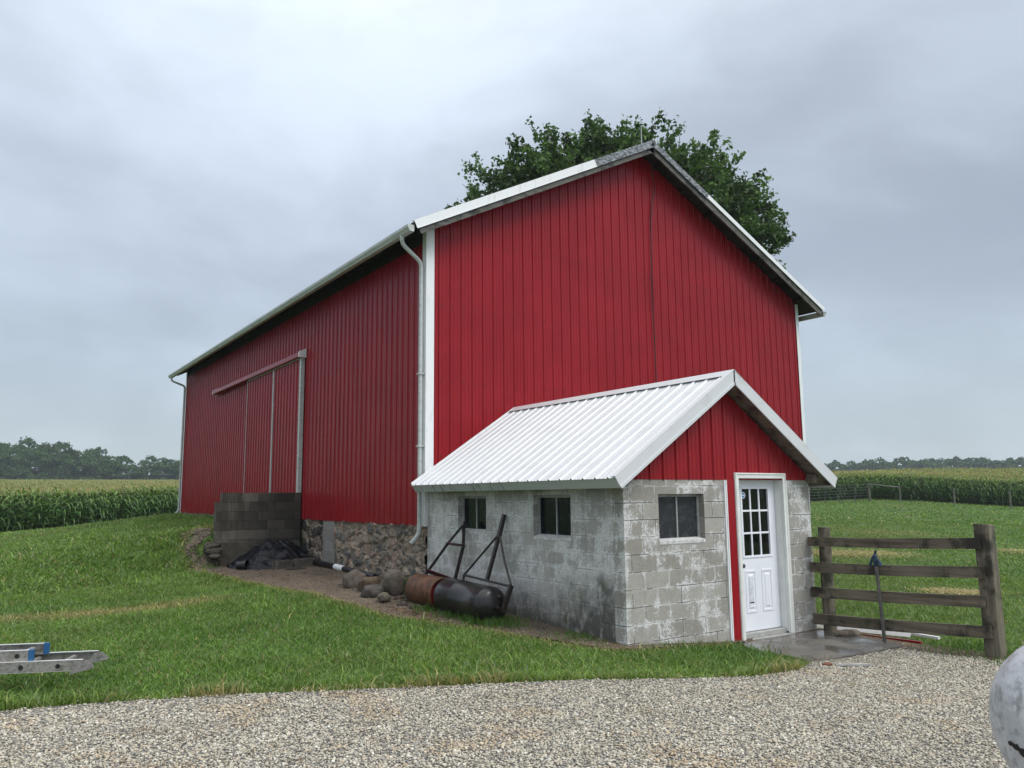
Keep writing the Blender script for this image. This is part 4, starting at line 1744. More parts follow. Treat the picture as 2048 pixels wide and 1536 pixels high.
# fascias square to the slope
for xe, nn, mm in ((SXL, sn_l, 'streaked_fascia'), (SXR, sn_r, 'white_trim')):
    d = np.array([-nn[2], 0, nn[0]]) if xe < 1 else np.array([nn[2], 0, -nn[0]])
    A = np.array([xe, SYF - .004, srz(xe)]) - nn * .002
    mb = MB()
    dy = np.array([0, -.035 - SYF + .004, 0])
    mb.hexa([A - nn * .135, A - nn * .135 + d * .012, A - nn * .135 + d * .012 + dy, A - nn * .135 + dy], [A, A + d * .012, A + d * .012 + dy, A + dy])
    mb.build('eave_fascia', mm, srf)
for xa, xb, nn in ((SXL - .018, SRX, sn_l), (SRX, SXR + .018, sn_r)):
    mb = MB()
    y0 = SYF - .012
    A = np.array([xa, y0, srz(xa)]) + nn * .026
    B = np.array([xb, y0, srz(xb)]) + nn * .026
    th = np.array([0, .006, 0])
    dv = np.array([0, 0, -.165 / nn[2]])
    dA = -nn * .165
    if abs(xa - SRX) < .01:
        qa, qb = dv, dA
    else:
        qa, qb = dA, dv
    mb.hexa([A + qa, B + qb, B + qb + th, A + qa + th], [A, B, B + th, A + th])
    bk = np.array([0, .085, 0])
    mb.hexa([A + nn * .001, B + nn * .001, B + nn * .001 + bk, A + nn * .001 + bk], [A + nn * .005, B + nn * .005, B + nn * .005 + bk, A + nn * .005 + bk])
    fr = np.array([0, -.012, 0])
    mb.hexa([A + qa + fr, B + qb + fr, B + qb, A + qa], [A + qa * .80 + fr, B + qb * .80 + fr, B + qb * .80, A + qa * .80])
    mb.build('rake_trim', 'white_roofing', srf)
# back edge flashing against the barn
mb = MB()
A = np.array([SXL, -.024, srz(SXL)]) + sn_l * .012
B = np.array([SRX, -.024, SRZ]) + sn_l * .012
mb.bar(A, B, .012, .05, sn_l)
mb.build('flashing', 'white_trim', srf)
mb = MB()
for xq in (.05, .55, 1.1, 1.62):
    k = math.ceil(SYF / RIB)
    while k * RIB < -.1:
        q = np.array([xq, k * RIB + .055, srz(xq)]) + sn_l * .005
        mb.bar(q - sn_l * .004, q + sn_l * .005, .015, .015, (0, 1, 0))
        k += 1
tag(mb.build('roof_screws', 'roof_screw', srf, uv=False), kind='stuff')
for x_, nn in ((3.7, sn_r), (-.1, sn_l)):
    mb = MB()
    c_ = np.array([x_, 0, srz(x_)]) - nn * .17
    mb.bar(c_ + (0, SYF + .10, 0), c_ + (0, SY - .0, 0), .10, .10, nn)
    mb.build('lookout', 'soffit_wood', srf)


# ================================================================ RETAINING WALL and the things in the corner
rw = thing('retaining_wall', 'dark stained concrete block retaining wall below the sliding door', 'wall', (-.95, 6.15, .4))
mb = MB()
mb.box(-1.915, -.03, 6.05, 6.25, .95, 1.828)
mb.box(-1.80, -.03, 6.052, 6.25, 1.828, 2.03)
mb.build('block_courses', 'block_dark', rw, bevel=.006)
simple('mossy_render', (.075, .068, .05), .85, 0, .5, 5, .8, 30)
mb = MB()
mb.box(-1.80, -.03, 6.02, 6.25, .1, .95)
mb.build('footing', 'mossy_render', rw, bevel=.01)


def rock_mesh(seed, sub=3, sx=1, sy=1, sz=1, blocky=0.):
    bm = bmesh.new()
    bmesh.ops.create_icosphere(bm, subdivisions=sub, radius=1)
    r = np.random.default_rng(seed)
    V = np.array([v.co[:] for v in bm.verts])
    if blocky:
        q = np.sign(V) * np.abs(V) ** .55
        V = V * (1 - blocky) + q * blocky
    for s_, a_ in ((1.1, .22), (2.4, .10), (5., .05)):
        ph = r.uniform(0, 50, 3)
        nn = (vnoise(V[:, 0] * s_ + ph[0], V[:, 1] * s_ + ph[1] + V[:, 2] * s_ * 1.3, 1, seed) + vnoise(V[:, 2] * s_ + ph[2], V[:, 0] * s_ - V[:, 1] * s_ * .8, 1, seed + 1)) - 1
        V = V * (1 + a_ * nn)[:, None]
    V = V * np.array([sx, sy, sz])
    F_ = [[v.index for v in f.verts] for f in bm.faces]
    bm.free()
    return V, F_


def rock_cols(V, base, seed, var=.35):
    k = vnoise(V[:, 0] * 9 + seed, V[:, 1] * 9 + V[:, 2] * 7, 1, seed)
    return np.array(base) * (1 - var + 2 * var * k)[:, None]


rb_V, rb_F, rb_C = [], [], []
for i in range(16):
    V, F_ = rock_mesh(60 + i, 3, random.uniform(.09, .17), random.uniform(.1, .18), random.uniform(.045, .08), .85)
    c = np.array([-1.92 + random.uniform(-.12, .08), 6.10 + random.uniform(-.12, .1), .40 + .58 * i / 16 * random.uniform(.9, 1.0)])
    b = sum(len(q) for q in rb_V)
    rb_V.append(V + c)
    rb_F += [[k + b for k in f] for f in F_]
    rb_C.append(rock_cols(V, random.choice([(.10, .09, .07), (.08, .07, .055), (.13, .115, .09)]), i))
mesh('rubble_base', np.concatenate(rb_V), rb_F, 'stone', rw, smooth=True, col=np.concatenate(rb_C))

# earth bank spoil beside the wall: crumbs of stone and straw
n_ = 900
x = rng.uniform(-2.5, -1.95, n_)
y = rng.uniform(5.2, 7.2, n_)
tag(stones('stone_crumbs', x, y, rng.uniform(.012, .04, n_), pick([(.13, .105, .075), (.09, .07, .05), (.17, .145, .11)], n_, [1, 1, .5]), dz=-.005), 'crumbled stone and earth on the bank beside the block wall', 'rubble', kind='stuff')

n_ = 1500
x = rng.uniform(-2.3, -.1, n_)
y = rng.uniform(-4.6, 5.6, n_)
ok = inpoly(x, y, DIRT)
x, y = x[ok], y[ok]
tag(stones('earth_pebbles', x, y, rng.uniform(.005, .022, len(x)) * np.where(rng.uniform(0, 1, len(x)) > .96, 1.8, 1), pick([(.15, .12, .09), (.09, .07, .05), (.22, .19, .15), (.07, .06, .05)], len(x), [1, 1.4, .7, 1]), 'stone', dz=.008), 'small pebbles and clods scattered over the bare earth', 'pebbles', kind='stuff')

# tarp heap
us = np.linspace(0, 1, 90)
vs_ = np.linspace(0, 1, 46)
U, Vv = np.meshgrid(us, vs_)
x0_, x1_ = -1.72, -.06
Xh = x0_ + (x1_ - x0_) * U
y_front = 5.22 - .62 * np.sin(np.clip(U * 1.1, 0, 1) * math.pi) ** .7 * .9
Yh = y_front + (5.99 - y_front) * Vv
prof = np.interp(U, [0, .08, .25, .5, .68, .85, 1], [.05, .14, .30, .50, .54, .44, .30])
Hh = prof * np.interp(Vv, [0, .12, .4, .75, 1], [0, .34, .66, .97, 1.0])
wr = (vnoise(Xh, Yh, .22, 21) - .5) * .16 + (vnoise(Xh + Yh, (Yh - Xh) * .5, .09, 22) - .5) * .09
Hh = np.maximum(Hh + wr * np.clip(Vv * 6, 0, 1), 0)
Zh = gheight(Xh.ravel(), Yh.ravel()).reshape(Xh.shape) - .02 + Hh
k = np.arange(U.size).reshape(U.shape)
F_ = np.stack([k[:-1, :-1], k[:-1, 1:], k[1:, 1:], k[1:, :-1]], -1).reshape(-1, 4)
tv = np.stack([Xh, Yh, Zh], -1).reshape(-1, 3)
tp = mesh('tarp_heap', tv, F_, 'black_tarp', None, (-.9, 5.5, .42), smooth=True)
so = tp.modifiers.new('thickness', 'SOLIDIFY')
so.thickness = .012
tag(tp, 'black plastic tarp bunched up against the dark block wall', 'tarp')

# coil of wire in front of it
wc = MB()
for i in range(3):
    r_ = .14 + .025 * i
    c_ = np.array([-1.30 + .03 * i, 4.60 + .03 * i, .43 + r_ * .80])
    e1 = np.array([1, -.25 + .1 * i, 0.])
    e1 /= np.linalg.norm(e1)
    e2 = np.array([-.05 * i, .35, .93])
    e2 /= np.linalg.norm(e2)
    wc.tube([c_ + r_ * (e1 * math.cos(t) * (1 + .1 * (i % 2)) + e2 * math.sin(t)) for t in np.linspace(0, 2 * math.pi, 30)], .0065, 6)
wc.tube([(-1.34, 4.70, .42), (-1.33, 4.78, .62), (-1.26, 4.95, .80)], .009, 6)
tag(wc.build('wire_coil', 'wire', None, (-1.3, 4.62, .43), uv=False), 'loose coil of grey wire leaning on the black tarp', 'wire coil')
bk = thing('bucket', 'small black bucket tipped over at the end of the tarp', 'bucket', (-1.62, 5.05, .42))
V, F_ = lathe([(0, .0), (0, .085), (.20, .105), (.20, .097), (.02, .08), (.02, 0)], (-1.68, 5.10, .525), (.75, -.65, .05), (.65, .75, 0), 20)
mesh('body', V, F_, 'black_plastic', bk)
mb = MB()
mb.tube([np.array([-1.53, 4.97, .53]) + .105 * np.array([.65 * math.cos(t), .75 * math.cos(t), math.sin(t)]) for t in np.linspace(0, 2 * math.pi, 24)], .006, 6)
mb.build('rim', 'black_rubber', bk)


def hollow_block(loc, rz_, label):
    """concrete block with two cores"""
    L_, D_, H_ = .39, .19, .19
    t = thing('concrete_block', label, 'block', loc, 'loose concrete blocks by the tarp')
    t.rotation_euler = (0, 0, rz_)
    bm = bmesh.new()
    xs_ = [-L_ / 2, -L_ / 2 + .035, -.018, .018, L_ / 2 - .035, L_ / 2]
    ys_ = [-D_ / 2, -D_ / 2 + .035, D_ / 2 - .035, D_ / 2]
    M_ = MB()
    for i in range(5):
        for j in range(3):
            if j == 1 and i in (1, 3):
                for (e0, e1) in (((xs_[i], ys_[j]), (xs_[i + 1], ys_[j])), ((xs_[i + 1], ys_[j]), (xs_[i + 1], ys_[j + 1])), ((xs_[i + 1], ys_[j + 1]), (xs_[i], ys_[j + 1])), ((xs_[i], ys_[j + 1]), (xs_[i], ys_[j]))):
                    M_.raw([(*e0, .02), (*e1, .02), (*e1, H_), (*e0, H_)], [[0, 1, 2, 3]])
                M_.raw([(xs_[i], ys_[j], .02), (xs_[i + 1], ys_[j], .02), (xs_[i + 1], ys_[j + 1], .02), (xs_[i], ys_[j + 1], .02)], [[0, 1, 2, 3]])
                continue
            M_.raw([(xs_[i], ys_[j], H_), (xs_[i + 1], ys_[j], H_), (xs_[i + 1], ys_[j + 1], H_), (xs_[i], ys_[j + 1], H_)], [[0, 1, 2, 3]])
    for (a, b) in (((xs_[0], ys_[0]), (xs_[5], ys_[0])), ((xs_[5], ys_[0]), (xs_[5], ys_[3])), ((xs_[5], ys_[3]), (xs_[0], ys_[3])), ((xs_[0], ys_[3]), (xs_[0], ys_[0]))):
        M_.raw([(*a, 0), (*b, 0), (*b, H_), (*a, H_)], [[0, 1, 2, 3]])
    bm.free()
    me_o = mesh('block', np.array(M_.V) + np.array(loc), M_.F, 'block_loose', t)
    return t


simple('block_loose', (.115, .10, .08), .85, 0, .4, 10, .8, 40)
hollow_block((-.86, 4.72, .42), .35, 'grey concrete block lying nearest the wire coil')
hollow_block((-.38, 4.82, .43), .15, 'grey concrete block lying between the tarp and the black pipe')
V, F_ = rock_mesh(5, 3, .22, .12, .035, .6)
sp_ = mesh('slab_piece', V + np.array([-.72, 4.28, .455]), F_, 'stone', None, (-.72, 4.28, .43), col=rock_cols(V, (.07, .06, .05), 3))
tag(sp_, 'thin dark broken slab lying flat before the blocks', 'slab')

# black drain pipe with a white coupling
pp = thing('drain_pipe', 'black plastic drain pipe with a white coupling along the stone base', 'pipe', (-.13, 3.4, .45))
PA, PB = np.array([-.14, 5.35, .545]), np.array([-.16, 1.62, .47])
mb = MB()
mb.tube([PA, PA * .6 + PB * .4 + (0, 0, .01), PB], .055, 16)
smooth_by_angle(mb.build('pipe', 'black_plastic', pp))
mb = MB()
q0, q1 = PA * .52 + PB * .48, PA * .40 + PB * .60
q0 = q0 + (0, 0, .009)
q1 = q1 + (0, 0, .007)
mb.tube([q0, q1], .061, 16)
mb.tube([q0 * .58 + q1 * .42, q0 * .52 + q1 * .48], .064, 16)
smooth_by_angle(mb.build('coupling', 'white_plastic', pp))

# boulders
for i, (p_, s_, bl, col_, lab) in enumerate([
        ((-.92, .78, .50), (.185, .155, .175), .55, (.17, .14, .12), 'rounded pinkish grey boulder nearest the white pipe coupling'),
        ((-.86, .28, .47), (.17, .16, .15), .9, (.15, .11, .075), 'squarish brown boulder between two rounded ones'),
        ((-.66, -.22, .53), (.165, .165, .20), .45, (.19, .16, .13), 'tall rounded grey brown boulder nearest the rusty roller'),
        ((-.97, -.10, .42), (.18, .14, .11), .75, (.11, .10, .09), 'low dark grey boulder in front of the rounded one'),
        ((-1.03, -.62, .38), (.10, .09, .08), .3, (.15, .13, .10), 'small round grey stone at the front of the boulders')]):
    V, F_ = rock_mesh(30 + i, 4, *s_, bl)
    base_ = np.array([p_[0], p_[1], gh(p_[0], p_[1])])
    o = mesh('boulder', V + np.array(p_), F_, 'stone', None, base_, smooth=True, col=rock_cols(V, col_, i))
    tag(o, lab, 'boulder', 'boulders at the foot of the stone wall')
n_ = 150
x = rng.uniform(-.95, -.1, n_)
y = rng.uniform(-1.3, .2, n_)
tag(stones('wall_rubble', x, y, rng.uniform(.02, .085, n_), pick([(.10, .085, .07), (.07, .062, .055), (.13, .105, .08), (.085, .042, .025)], n_, [2, 2, 1, 1]), 'stone', dz=-.015), 'small fallen stones between the boulders and the rusty roller', 'rubble', kind='stuff')
n_ = 1600
x = np.concatenate([rng.normal(-.95, .16, n_ // 2), rng.uniform(-1.15, -.55, n_ // 2)])
y = np.concatenate([rng.normal(-1.35, .35, n_ // 2), rng.uniform(-2.2, -.6, n_ // 2)])
tag(stones('leaf_litter', x, y, rng.uniform(.008, .03, n_), pick([(.13, .05, .025), (.09, .04, .022), (.17, .09, .045), (.06, .03, .02)], n_, [1, 1, .6, 1]), 'stone', dz=-.004), 'reddish brown leaf litter and bark below the rusty roller', 'leaf litter', kind='stuff')
n_ = 260
x = rng.uniform(-.9, 3.4, n_)
y = np.where(x < 0, rng.uniform(-4.9, -3.2, n_), -5.0 + rng.normal(0, .05, n_))
tag(stones('paint_flakes', x, y, rng.uniform(.006, .014, n_), pick([(.5, .5, .48), (.2, .17, .13)], n_, [1, 1.5]), dz=.008), 'scattered pale paint flakes and pebbles along the shed foot', 'debris', kind='stuff')

# ---------------------------------------------------------------- lawn rollers
r1 = thing('lawn_roller', 'short rusty lawn roller with red handle frame leaning on the shed', 'roller', (-.42, -1.1, .33))
c_ = np.array([-.52, -.74, .49])
V, F_ = lathe([(0, .0), (0, .225), (.02, .235), (.80, .235), (.815, .228), (.815, .215), (.74, .215), (.74, 0)], c_, (0, -1, 0), (1, 0, 0), 44)
o = mesh('drum', V, F_, 'rust', r1)
smooth_by_angle(o)
V, F_ = lathe([(.741, .0), (.741, .212), (.746, .212), (.746, 0)], c_, (0, -1, 0), (1, 0, 0), 32)
mesh('end_disc', V, F_, 'red_metal', r1)
mb = MB()
for y_ in (-.64, -1.44):
    pass
# flat-iron frame
A0, A1 = np.array([-.30, -.66, .74]), np.array([-.30, -1.50, .66])
M0, M1 = np.array([-.15, -1.03, 1.18]), np.array([-.15, -1.50, 1.17])
Tp = np.array([-.03, -1.30, 1.46])
mb.bar(A0 + (0, 0, .0), M0, .018, .055, (1, 0, .3))
mb.bar(A1, M1, .018, .055, (1, 0, .3))
mb.bar(M0, Tp + (0, .02, 0), .018, .045, (1, 0, .3))
mb.bar(M1, Tp - (0, .02, 0), .018, .045, (1, 0, .3))
mb.bar(Tp - (.012, 0, .10), Tp + (.02, 0, .06), .03, .04, (0, 1, 0))
mb.bar(A0, (-.52, -.715, .49), .018, .05, (1, 0, .3))
mb.bar(A1, (-.52, -1.535, .49), .018, .05, (1, 0, .3))
mb.build('handle_frame', 'old_steel', r1)
mb = MB()
mb.bar(A0 + (0, -.01, 0), A1 + (0, .01, 0), .09, .012, (.8, 0, .5))
mb.bar(M0 + (0, -.012, .0), M1 + (0, .012, .0), .10, .012, (.5, 0, 1))
mb.build('cross_plate', 'red_old_steel', r1)
mb = MB()
mb.tube([(-.52, -.70, .49), (-.52, -1.57, .49)], .02, 10)
mb.build('axle', 'old_steel', r1)

r2 = thing('lawn_roller', 'long black tank roller with triangular pull frame leaning on the shed', 'roller', (-.42, -2.1, .28))
c_ = np.array([-.53, -1.70, .49])
rad = .25
pf = [(-.10, 0), (-.095, .06), (-.075, .13), (-.045, .19), (-.01, .232), (.02, rad - .004), (.035, rad), (.40, rad), (.405, rad + .004), (.42, rad + .004), (.425, rad), (1.12, rad), (1.125, rad + .004), (1.14, rad + .004), (1.145, rad), (1.17, rad - .004), (1.205, .232), (1.24, .19), (1.265, .13), (1.28, .06), (1.285, 0)]
ax2 = np.array([0, -1, -.03])
ax2 /= np.linalg.norm(ax2)
V, F_ = lathe(pf, c_, ax2, (1, 0, 0), 48)
o = mesh('drum', V, F_, 'black_tank', r2)
smooth_by_angle(o, 50)
e2_ = c_ + ax2 * 1.22
mb = MB()
mb.tube([c_ - ax2 * .14, c_ + ax2 * 1.36], .022, 10)
mb.build('axle', 'old_steel', r2)
V, F_ = lathe([(0, .03), (.02, .03), (.03, .022), (.045, .022), (.05, 0)], c_ + ax2 * 1.25 + np.array([.06, 0, .13]), ax2, (1, 0, 0), 12)
mesh('plug', V, F_, 'old_steel', r2)
fm_ = MB()
XL_, XR_ = np.array([-.28, -1.74, .76]), np.array([-.28, -2.98, .70])
AP = np.array([-.12, -2.43, 1.345])
TT = np.array([-.015, -2.42, 1.62])
fm_.tube([XL_, XR_], .017, 8)
fm_.tube([XL_ + (0, 0, .01), XL_ - (.03, 0, .16), c_ + ax2 * .16 + (.21, 0, .10)], .020, 8)
fm_.tube([XL_, AP + (0, .03, 0)], .016, 8)
fm_.tube([XR_, (-.20, -2.70, 1.0), AP - (0, .03, 0)], .016, 8)
fm_.build('pull_frame', 'old_steel', r2)
mb = MB()
mb.bar(XR_ + (0, 0, .02), np.array([-.46, -3.03, .38]), .03, .075, (1, .2, 0))
mb.build('side_arm', 'old_steel', r2)
mb = MB()
mb.bar((-.27, -2.36, .745), TT, .045, .05, (0, 1, 0))
mb.bar(AP - (.0, 0, .02), TT + (.002, 0, .02), .052, .056, (0, 1, 0))
mb.build('drawbar', 'old_steel', r2)

# ---------------------------------------------------------------- board fence
bf = thing('board_fence', 'weathered four board wooden fence panel beside the concrete shed', 'fence', (3.55, -6.15, 0))
mb = MB()
V, F_ = lathe([(-.3, .088), (1.425, .082), (1.43, .078), (1.43, 0)], (3.615, -5.105, 0), (0, 0, 1), (1, 0, 0), 20)
mesh('post', V, F_, 'fence_post', bf)
mb = MB()
mb.hexa([(3.53, -7.35, -.3), (3.70, -7.35, -.3), (3.70, -7.175, -.3), (3.53, -7.175, -.3)], [(3.535, -7.345, 1.525), (3.69, -7.345, 1.51), (3.69, -7.17, 1.515), (3.535, -7.17, 1.53)])
mb.build('post', 'fence_post', bf, bevel=.008)
BZ = [((1.167, 1.291), (1.238, 1.367)), ((.804, .941), (.904, 1.035)), ((.462, .605), (.566, .701)), ((.098, .245), (.224, .36))]
for (l0, l1), (r0, r1_) in BZ:
    yl, yr = -4.91 - random.uniform(0, .03), -7.27 - random.uniform(-.03, .02)
    mb = MB()
    k_ = 8
    for i in range(k_):
        t0, t1 = i / k_, (i + 1) / k_
        s0, s1 = .012 * math.sin(t0 * 3.1), .012 * math.sin(t1 * 3.1)
        f = lambda a, b, t: a + (b - a) * t
        ya, yb = f(yl, yr, t0), f(yl, yr, t1)
        mb.raw([(3.488, ya, f(l0, r0, t0) - s0), (3.527, ya, f(l0, r0, t0) - s0), (3.527, ya, f(l1, r1_, t0) - s0), (3.488, ya, f(l1, r1_, t0) - s0)], [[0, 1, 2, 3]] if i == 0 else [])
        a = len(mb.V)
        mb.raw([(3.488, yb, f(l0, r0, t1) - s1), (3.527, yb, f(l0, r0, t1) - s1), (3.527, yb, f(l1, r1_, t1) - s1), (3.488, yb, f(l1, r1_, t1) - s1)], [[3, 2, 1, 0]] if i == k_ - 1 else [])
        # side faces
        p_ = a - 4
        for q in range(4):
            mb.F.append([p_ + q, p_ + (q + 1) % 4, a + (q + 1) % 4, a + q])
    # merge duplicate rings
    o = mb.build('board', 'fence_board', bf)
    bm = bmesh.new()
    bm.from_mesh(o.data)
    bmesh.ops.remove_doubles(bm, verts=bm.verts, dist=1e-4)
    bmesh.ops.recalc_face_normals(bm, faces=bm.faces)
    bm.to_mesh(o.data)
    bm.free()

# yard hydrant with a blue head
hy = thing('yard_hydrant', 'slim yard hydrant with blue head in front of the fence', 'hydrant', (3.40, -6.03, .0))
mb = MB()
mb.tube([(3.40, -6.03, -.1), (3.41, -5.975, 1.0)], .022, 12)
smooth_by_angle(mb.build('standpipe', 'hydrant_pipe', hy))
mb = MB()
mb.tube([(3.41, -5.975, .96), (3.41, -5.974, .99), (3.41, -5.973, 1.06), (3.41, -5.972, 1.10), (3.41, -5.972, 1.115)], [.026, .032, .031, .026, .01], 14)
mb.tube([(3.40, -5.98, 1.03), (3.37, -6.04, 1.035), (3.36, -6.07, 1.00), (3.355, -6.075, .97)], [.022, .02, .018, .017], 10)
smooth_by_angle(mb.build('head', 'hydrant_blue', hy), 50)
mb = MB()
mb.bar((3.41, -5.95, 1.09), (3.40, -5.91, 1.00), .02, .03, (1, 0, 0))
mb.bar((3.40, -5.91, 1.00), (3.39, -5.905, .955), .03, .012, (1, 0, 0))
mb.tube([(3.41, -5.96, 1.08), (3.41, -5.985, 1.16)], .014, 8)
mb.build('lever', 'hydrant_blue', hy)

# scrap trim lying behind the fence
sc_h = gh(3.9, -5.8)
mb = MB()
mb.bar((3.79, -4.74, .03), (3.79, -6.15, .088), .085, .010, (-.75, 0, .6))
tag(mb.build('trim_strip', 'white_trim', None, (3.79, -5.4, .0)), 'long white metal trim strip lying behind the fence', 'trim strip')
mb = MB()
mb.bar((3.86, -6.05, .088), (3.82, -6.50, .088), .05, .03)
tag(mb.build('trim_strip', 'white_trim', None, (3.9, -6.4, .05)), 'short bent white trim strip at the far end of the long one', 'trim strip')
mb = MB()
mb.bar((3.75, -4.92, -.012), (3.75, -6.3, .012), .05, .03)
tag(mb.build('trim_strip', 'red_siding', None, (3.8, -5.6, .01)), 'red metal trim strip lying on the ground under the white strip', 'trim strip')
V, F_ = rock_mesh(77, 3, .20, .10, .06, .5)
tag(mesh('rock', V + np.array([3.50, -5.45, .03]), F_, 'stone', None, (3.50, -5.45, 0), smooth=True, col=rock_cols(V, (.2, .17, .135), 4)), 'flat tan rock beside the fence post at the concrete pad', 'rock')
mb = MB()
mb.bar((1.64, -6.50, .032), (1.94, -6.72, .034), .04, .018)
tag(mb.build('wood_scrap', 'grey_paint', None, (1.8, -6.6, .02)), 'pale grey stick lying on the gravel by the pad', 'stick')
mb = MB()
V, F_ = rock_mesh(78, 2, .06, .045, .018, .5)
tag(mesh('brick_chip', V + np.array([1.60, -6.42, .03]), F_, 'stone', None, (1.6, -6.42, .01), col=np.tile((.22, .10, .06), (len(V), 1))), 'small reddish brick chip on the gravel beside the stick', 'brick chip')

# ---------------------------------------------------------------- ladder resting on timbers, its end in view
LT = np.array([-5.24, -3.86, 0.])


def ray(u, v):
    d = _fw + _r3 * (u - 1024) / FOC - _u3 * (v - 768) / FOC
    return d / np.hypot(d[0], d[1])


LP1 = CAM + ray(164, 1330) * 8.35
LP0 = CAM + ray(0, 1337) * (8.35 * ray(164, 1330)[2] / ray(0, 1337)[2])
lu = LP1 - LP0
lu[2] = 0
lu /= np.linalg.norm(lu)
lv = np.array([-lu[1], lu[0], 0])
lz = LP1[2]
ladder = thing('extension_ladder', 'aluminium extension ladder lying on its back over the lawn', 'ladder', (LP0[0] - lu[0] * 1.2, LP0[1] - lu[1] * 1.2, lz - .05))


def LPt(a, b, c): return np.array([LP1[0], LP1[1], lz]) + lu * a + lv * b + np.array([0, 0, c])


CH = [(0, -.046), (.030, -.046), (.030, -.040), (.004, -.040), (.004, .040), (.030, .040), (.030, .046), (0, .046)]
secs = {'base': (-4.2, 0.0, 0.0, .44, 0.0), 'fly': (-4.2, -.43, .035, .405, .094)}
for nm_, (a0, a1, b0, b1, zc) in secs.items():
    for side, b in ((1, b0), (-1, b1)):
        mb = MB()
        mb.prism([(p_[0] * side, p_[1]) for p_ in CH], LPt(a0, b, zc), LPt(a1, b, zc), lv, (0, 0, 1))
        ra = mb.build('side_rail', 'aluminium', ladder)
        # bright worn flange edges
        mb = MB()
        for z_ in (-.0475, .0475):
            mb.bar(LPt(a0, b + side * .015, zc + z_), LPt(a1, b + side * .015, zc + z_), .032, .002)
        mb.build('flange', 'alu_bright', ra)
        if nm_ == 'fly':
            mb = MB()
            mb.bar(LPt(a1 - .035, b + side * .014, zc), LPt(a1 + .006, b + side * .014, zc), .036, .100)
            mb.build('end_cap', 'ladder_blue', ra)
        else:
            mb = MB()
            s0 = .004 * side
            for bb in (-.006, .036):
                q = [LPt(-.08, b + side * bb, -.058), LPt(.05, b + side * bb, -.040), LPt(.085, b + side * bb, -.012), LPt(.02, b + side * bb, .036), LPt(-.03, b + side * bb, .030)]
                q2 = [p_ + lv * .006 * side for p_ in q]
                mb.raw(q + q2, [[4, 3, 2, 1, 0], [5, 6, 7, 8, 9]] + [[i, (i + 1) % 5, 5 + (i + 1) % 5, 5 + i] for i in range(5)])
            mb.bar(LPt(-.095, b + side * .018, -.068), LPt(.09, b + side * .018, -.024), .058, .014)
            mb.tube([LPt(.015, b - side * .016, .006), LPt(.015, b + side * .050, .006)], .014, 10)
            mb.build('foot', 'shoe_grey', ladder)
    k = 0
    a = -.20 if nm_ == 'base' else -.555
    while a > a0:
        mb = MB()
        mb.tube([LPt(a, b0 - .004, zc), LPt(a, b1 + .004, zc)], .024, 12)
        rg = mb.build('rung', 'aluminium', ladder)
        mb = MB()
        mb.tube([LPt(a, b0 - .0075, zc), LPt(a, b0 - .0045, zc)], .020, 12)
        mb.build('rung_bore', 'black_rubber', rg)
        a -= .305
    if nm_ == 'fly':
        pass
for i, aa in enumerate((-1.15, -3.6)):
    mb = MB()
    p0, p1 = LPt(aa, -.15, 0), LPt(aa, .6, 0)
    zb_ = gh(p0[0], p0[1]) - .02
    zt_ = lz - .0495
    mb.bar((p0[0], p0[1], (zb_ + zt_) / 2), (p1[0], p1[1], (zb_ + zt_) / 2), .14, zt_ - zb_)
    tag(mb.build('timber', 'timber', None, (p0[0], p0[1], zb_), bevel=.006), 'short brown timber under the aluminium ladder' + (' nearest its feet' if i == 0 else ' away from its feet'), 'timber')

# ---------------------------------------------------------------- propane tank, near right
pc_ = CAM + ray(2178, 1462) * 4.25
azt = YAW + math.atan2(2158 - 1024, FOC) + .34
ax_ = np.array([math.sin(azt), math.cos(azt), 0])
pt = thing('propane_tank', 'big silver painted propane tank with a domed end', 'tank', (pc_[0] + ax_[0] * .8, pc_[1] + ax_[1] * .8, gh(pc_[0], pc_[1])))
RT = .385
prof_ = [(-.215, 0.0)]
for t in np.linspace(.06, 1, 18):
    a = t * math.pi / 2
    prof_.append((-.215 * math.cos(a), RT * math.sin(a)))
e1_ = np.array([-ax_[1], ax_[0], 0])
V, F_ = lathe(prof_ + [(.03, RT)], pc_, ax_, e1_, 72)
o = mesh('head', V, F_, 'silver_paint', pt, smooth=True)
V, F_ = lathe([(.028, RT - .02), (.028, RT + .006), (.034, RT + .009), (.062, RT + .009), (.068, RT + .006), (.068, RT - .02)], pc_, ax_, e1_, 72)
o = mesh('seam_band', V, F_, 'rim_grey', pt)
smooth_by_angle(o, 50)
V, F_ = lathe([(.066, RT)] + [(.1 + .1 * i, RT) for i in range(17)] + [(1.74 + .215 * math.sin(t), RT * math.cos(t)) for t in np.linspace(.05, math.pi / 2, 12)], pc_, ax_, e1_, 64)
mesh('shell', V, F_, 'silver_paint', pt, smooth=True)
# patch where the paint has come off: hugging the head surface
def head_pt(rr, th, off=.0015):
    a = math.asin(min(rr / RT, .999))
    return pc_ + ax_ * (-.215 * math.cos(a)) + (e1_ * math.cos(th) + np.cross(ax_, e1_) * math.sin(th)) * rr - ax_ * off


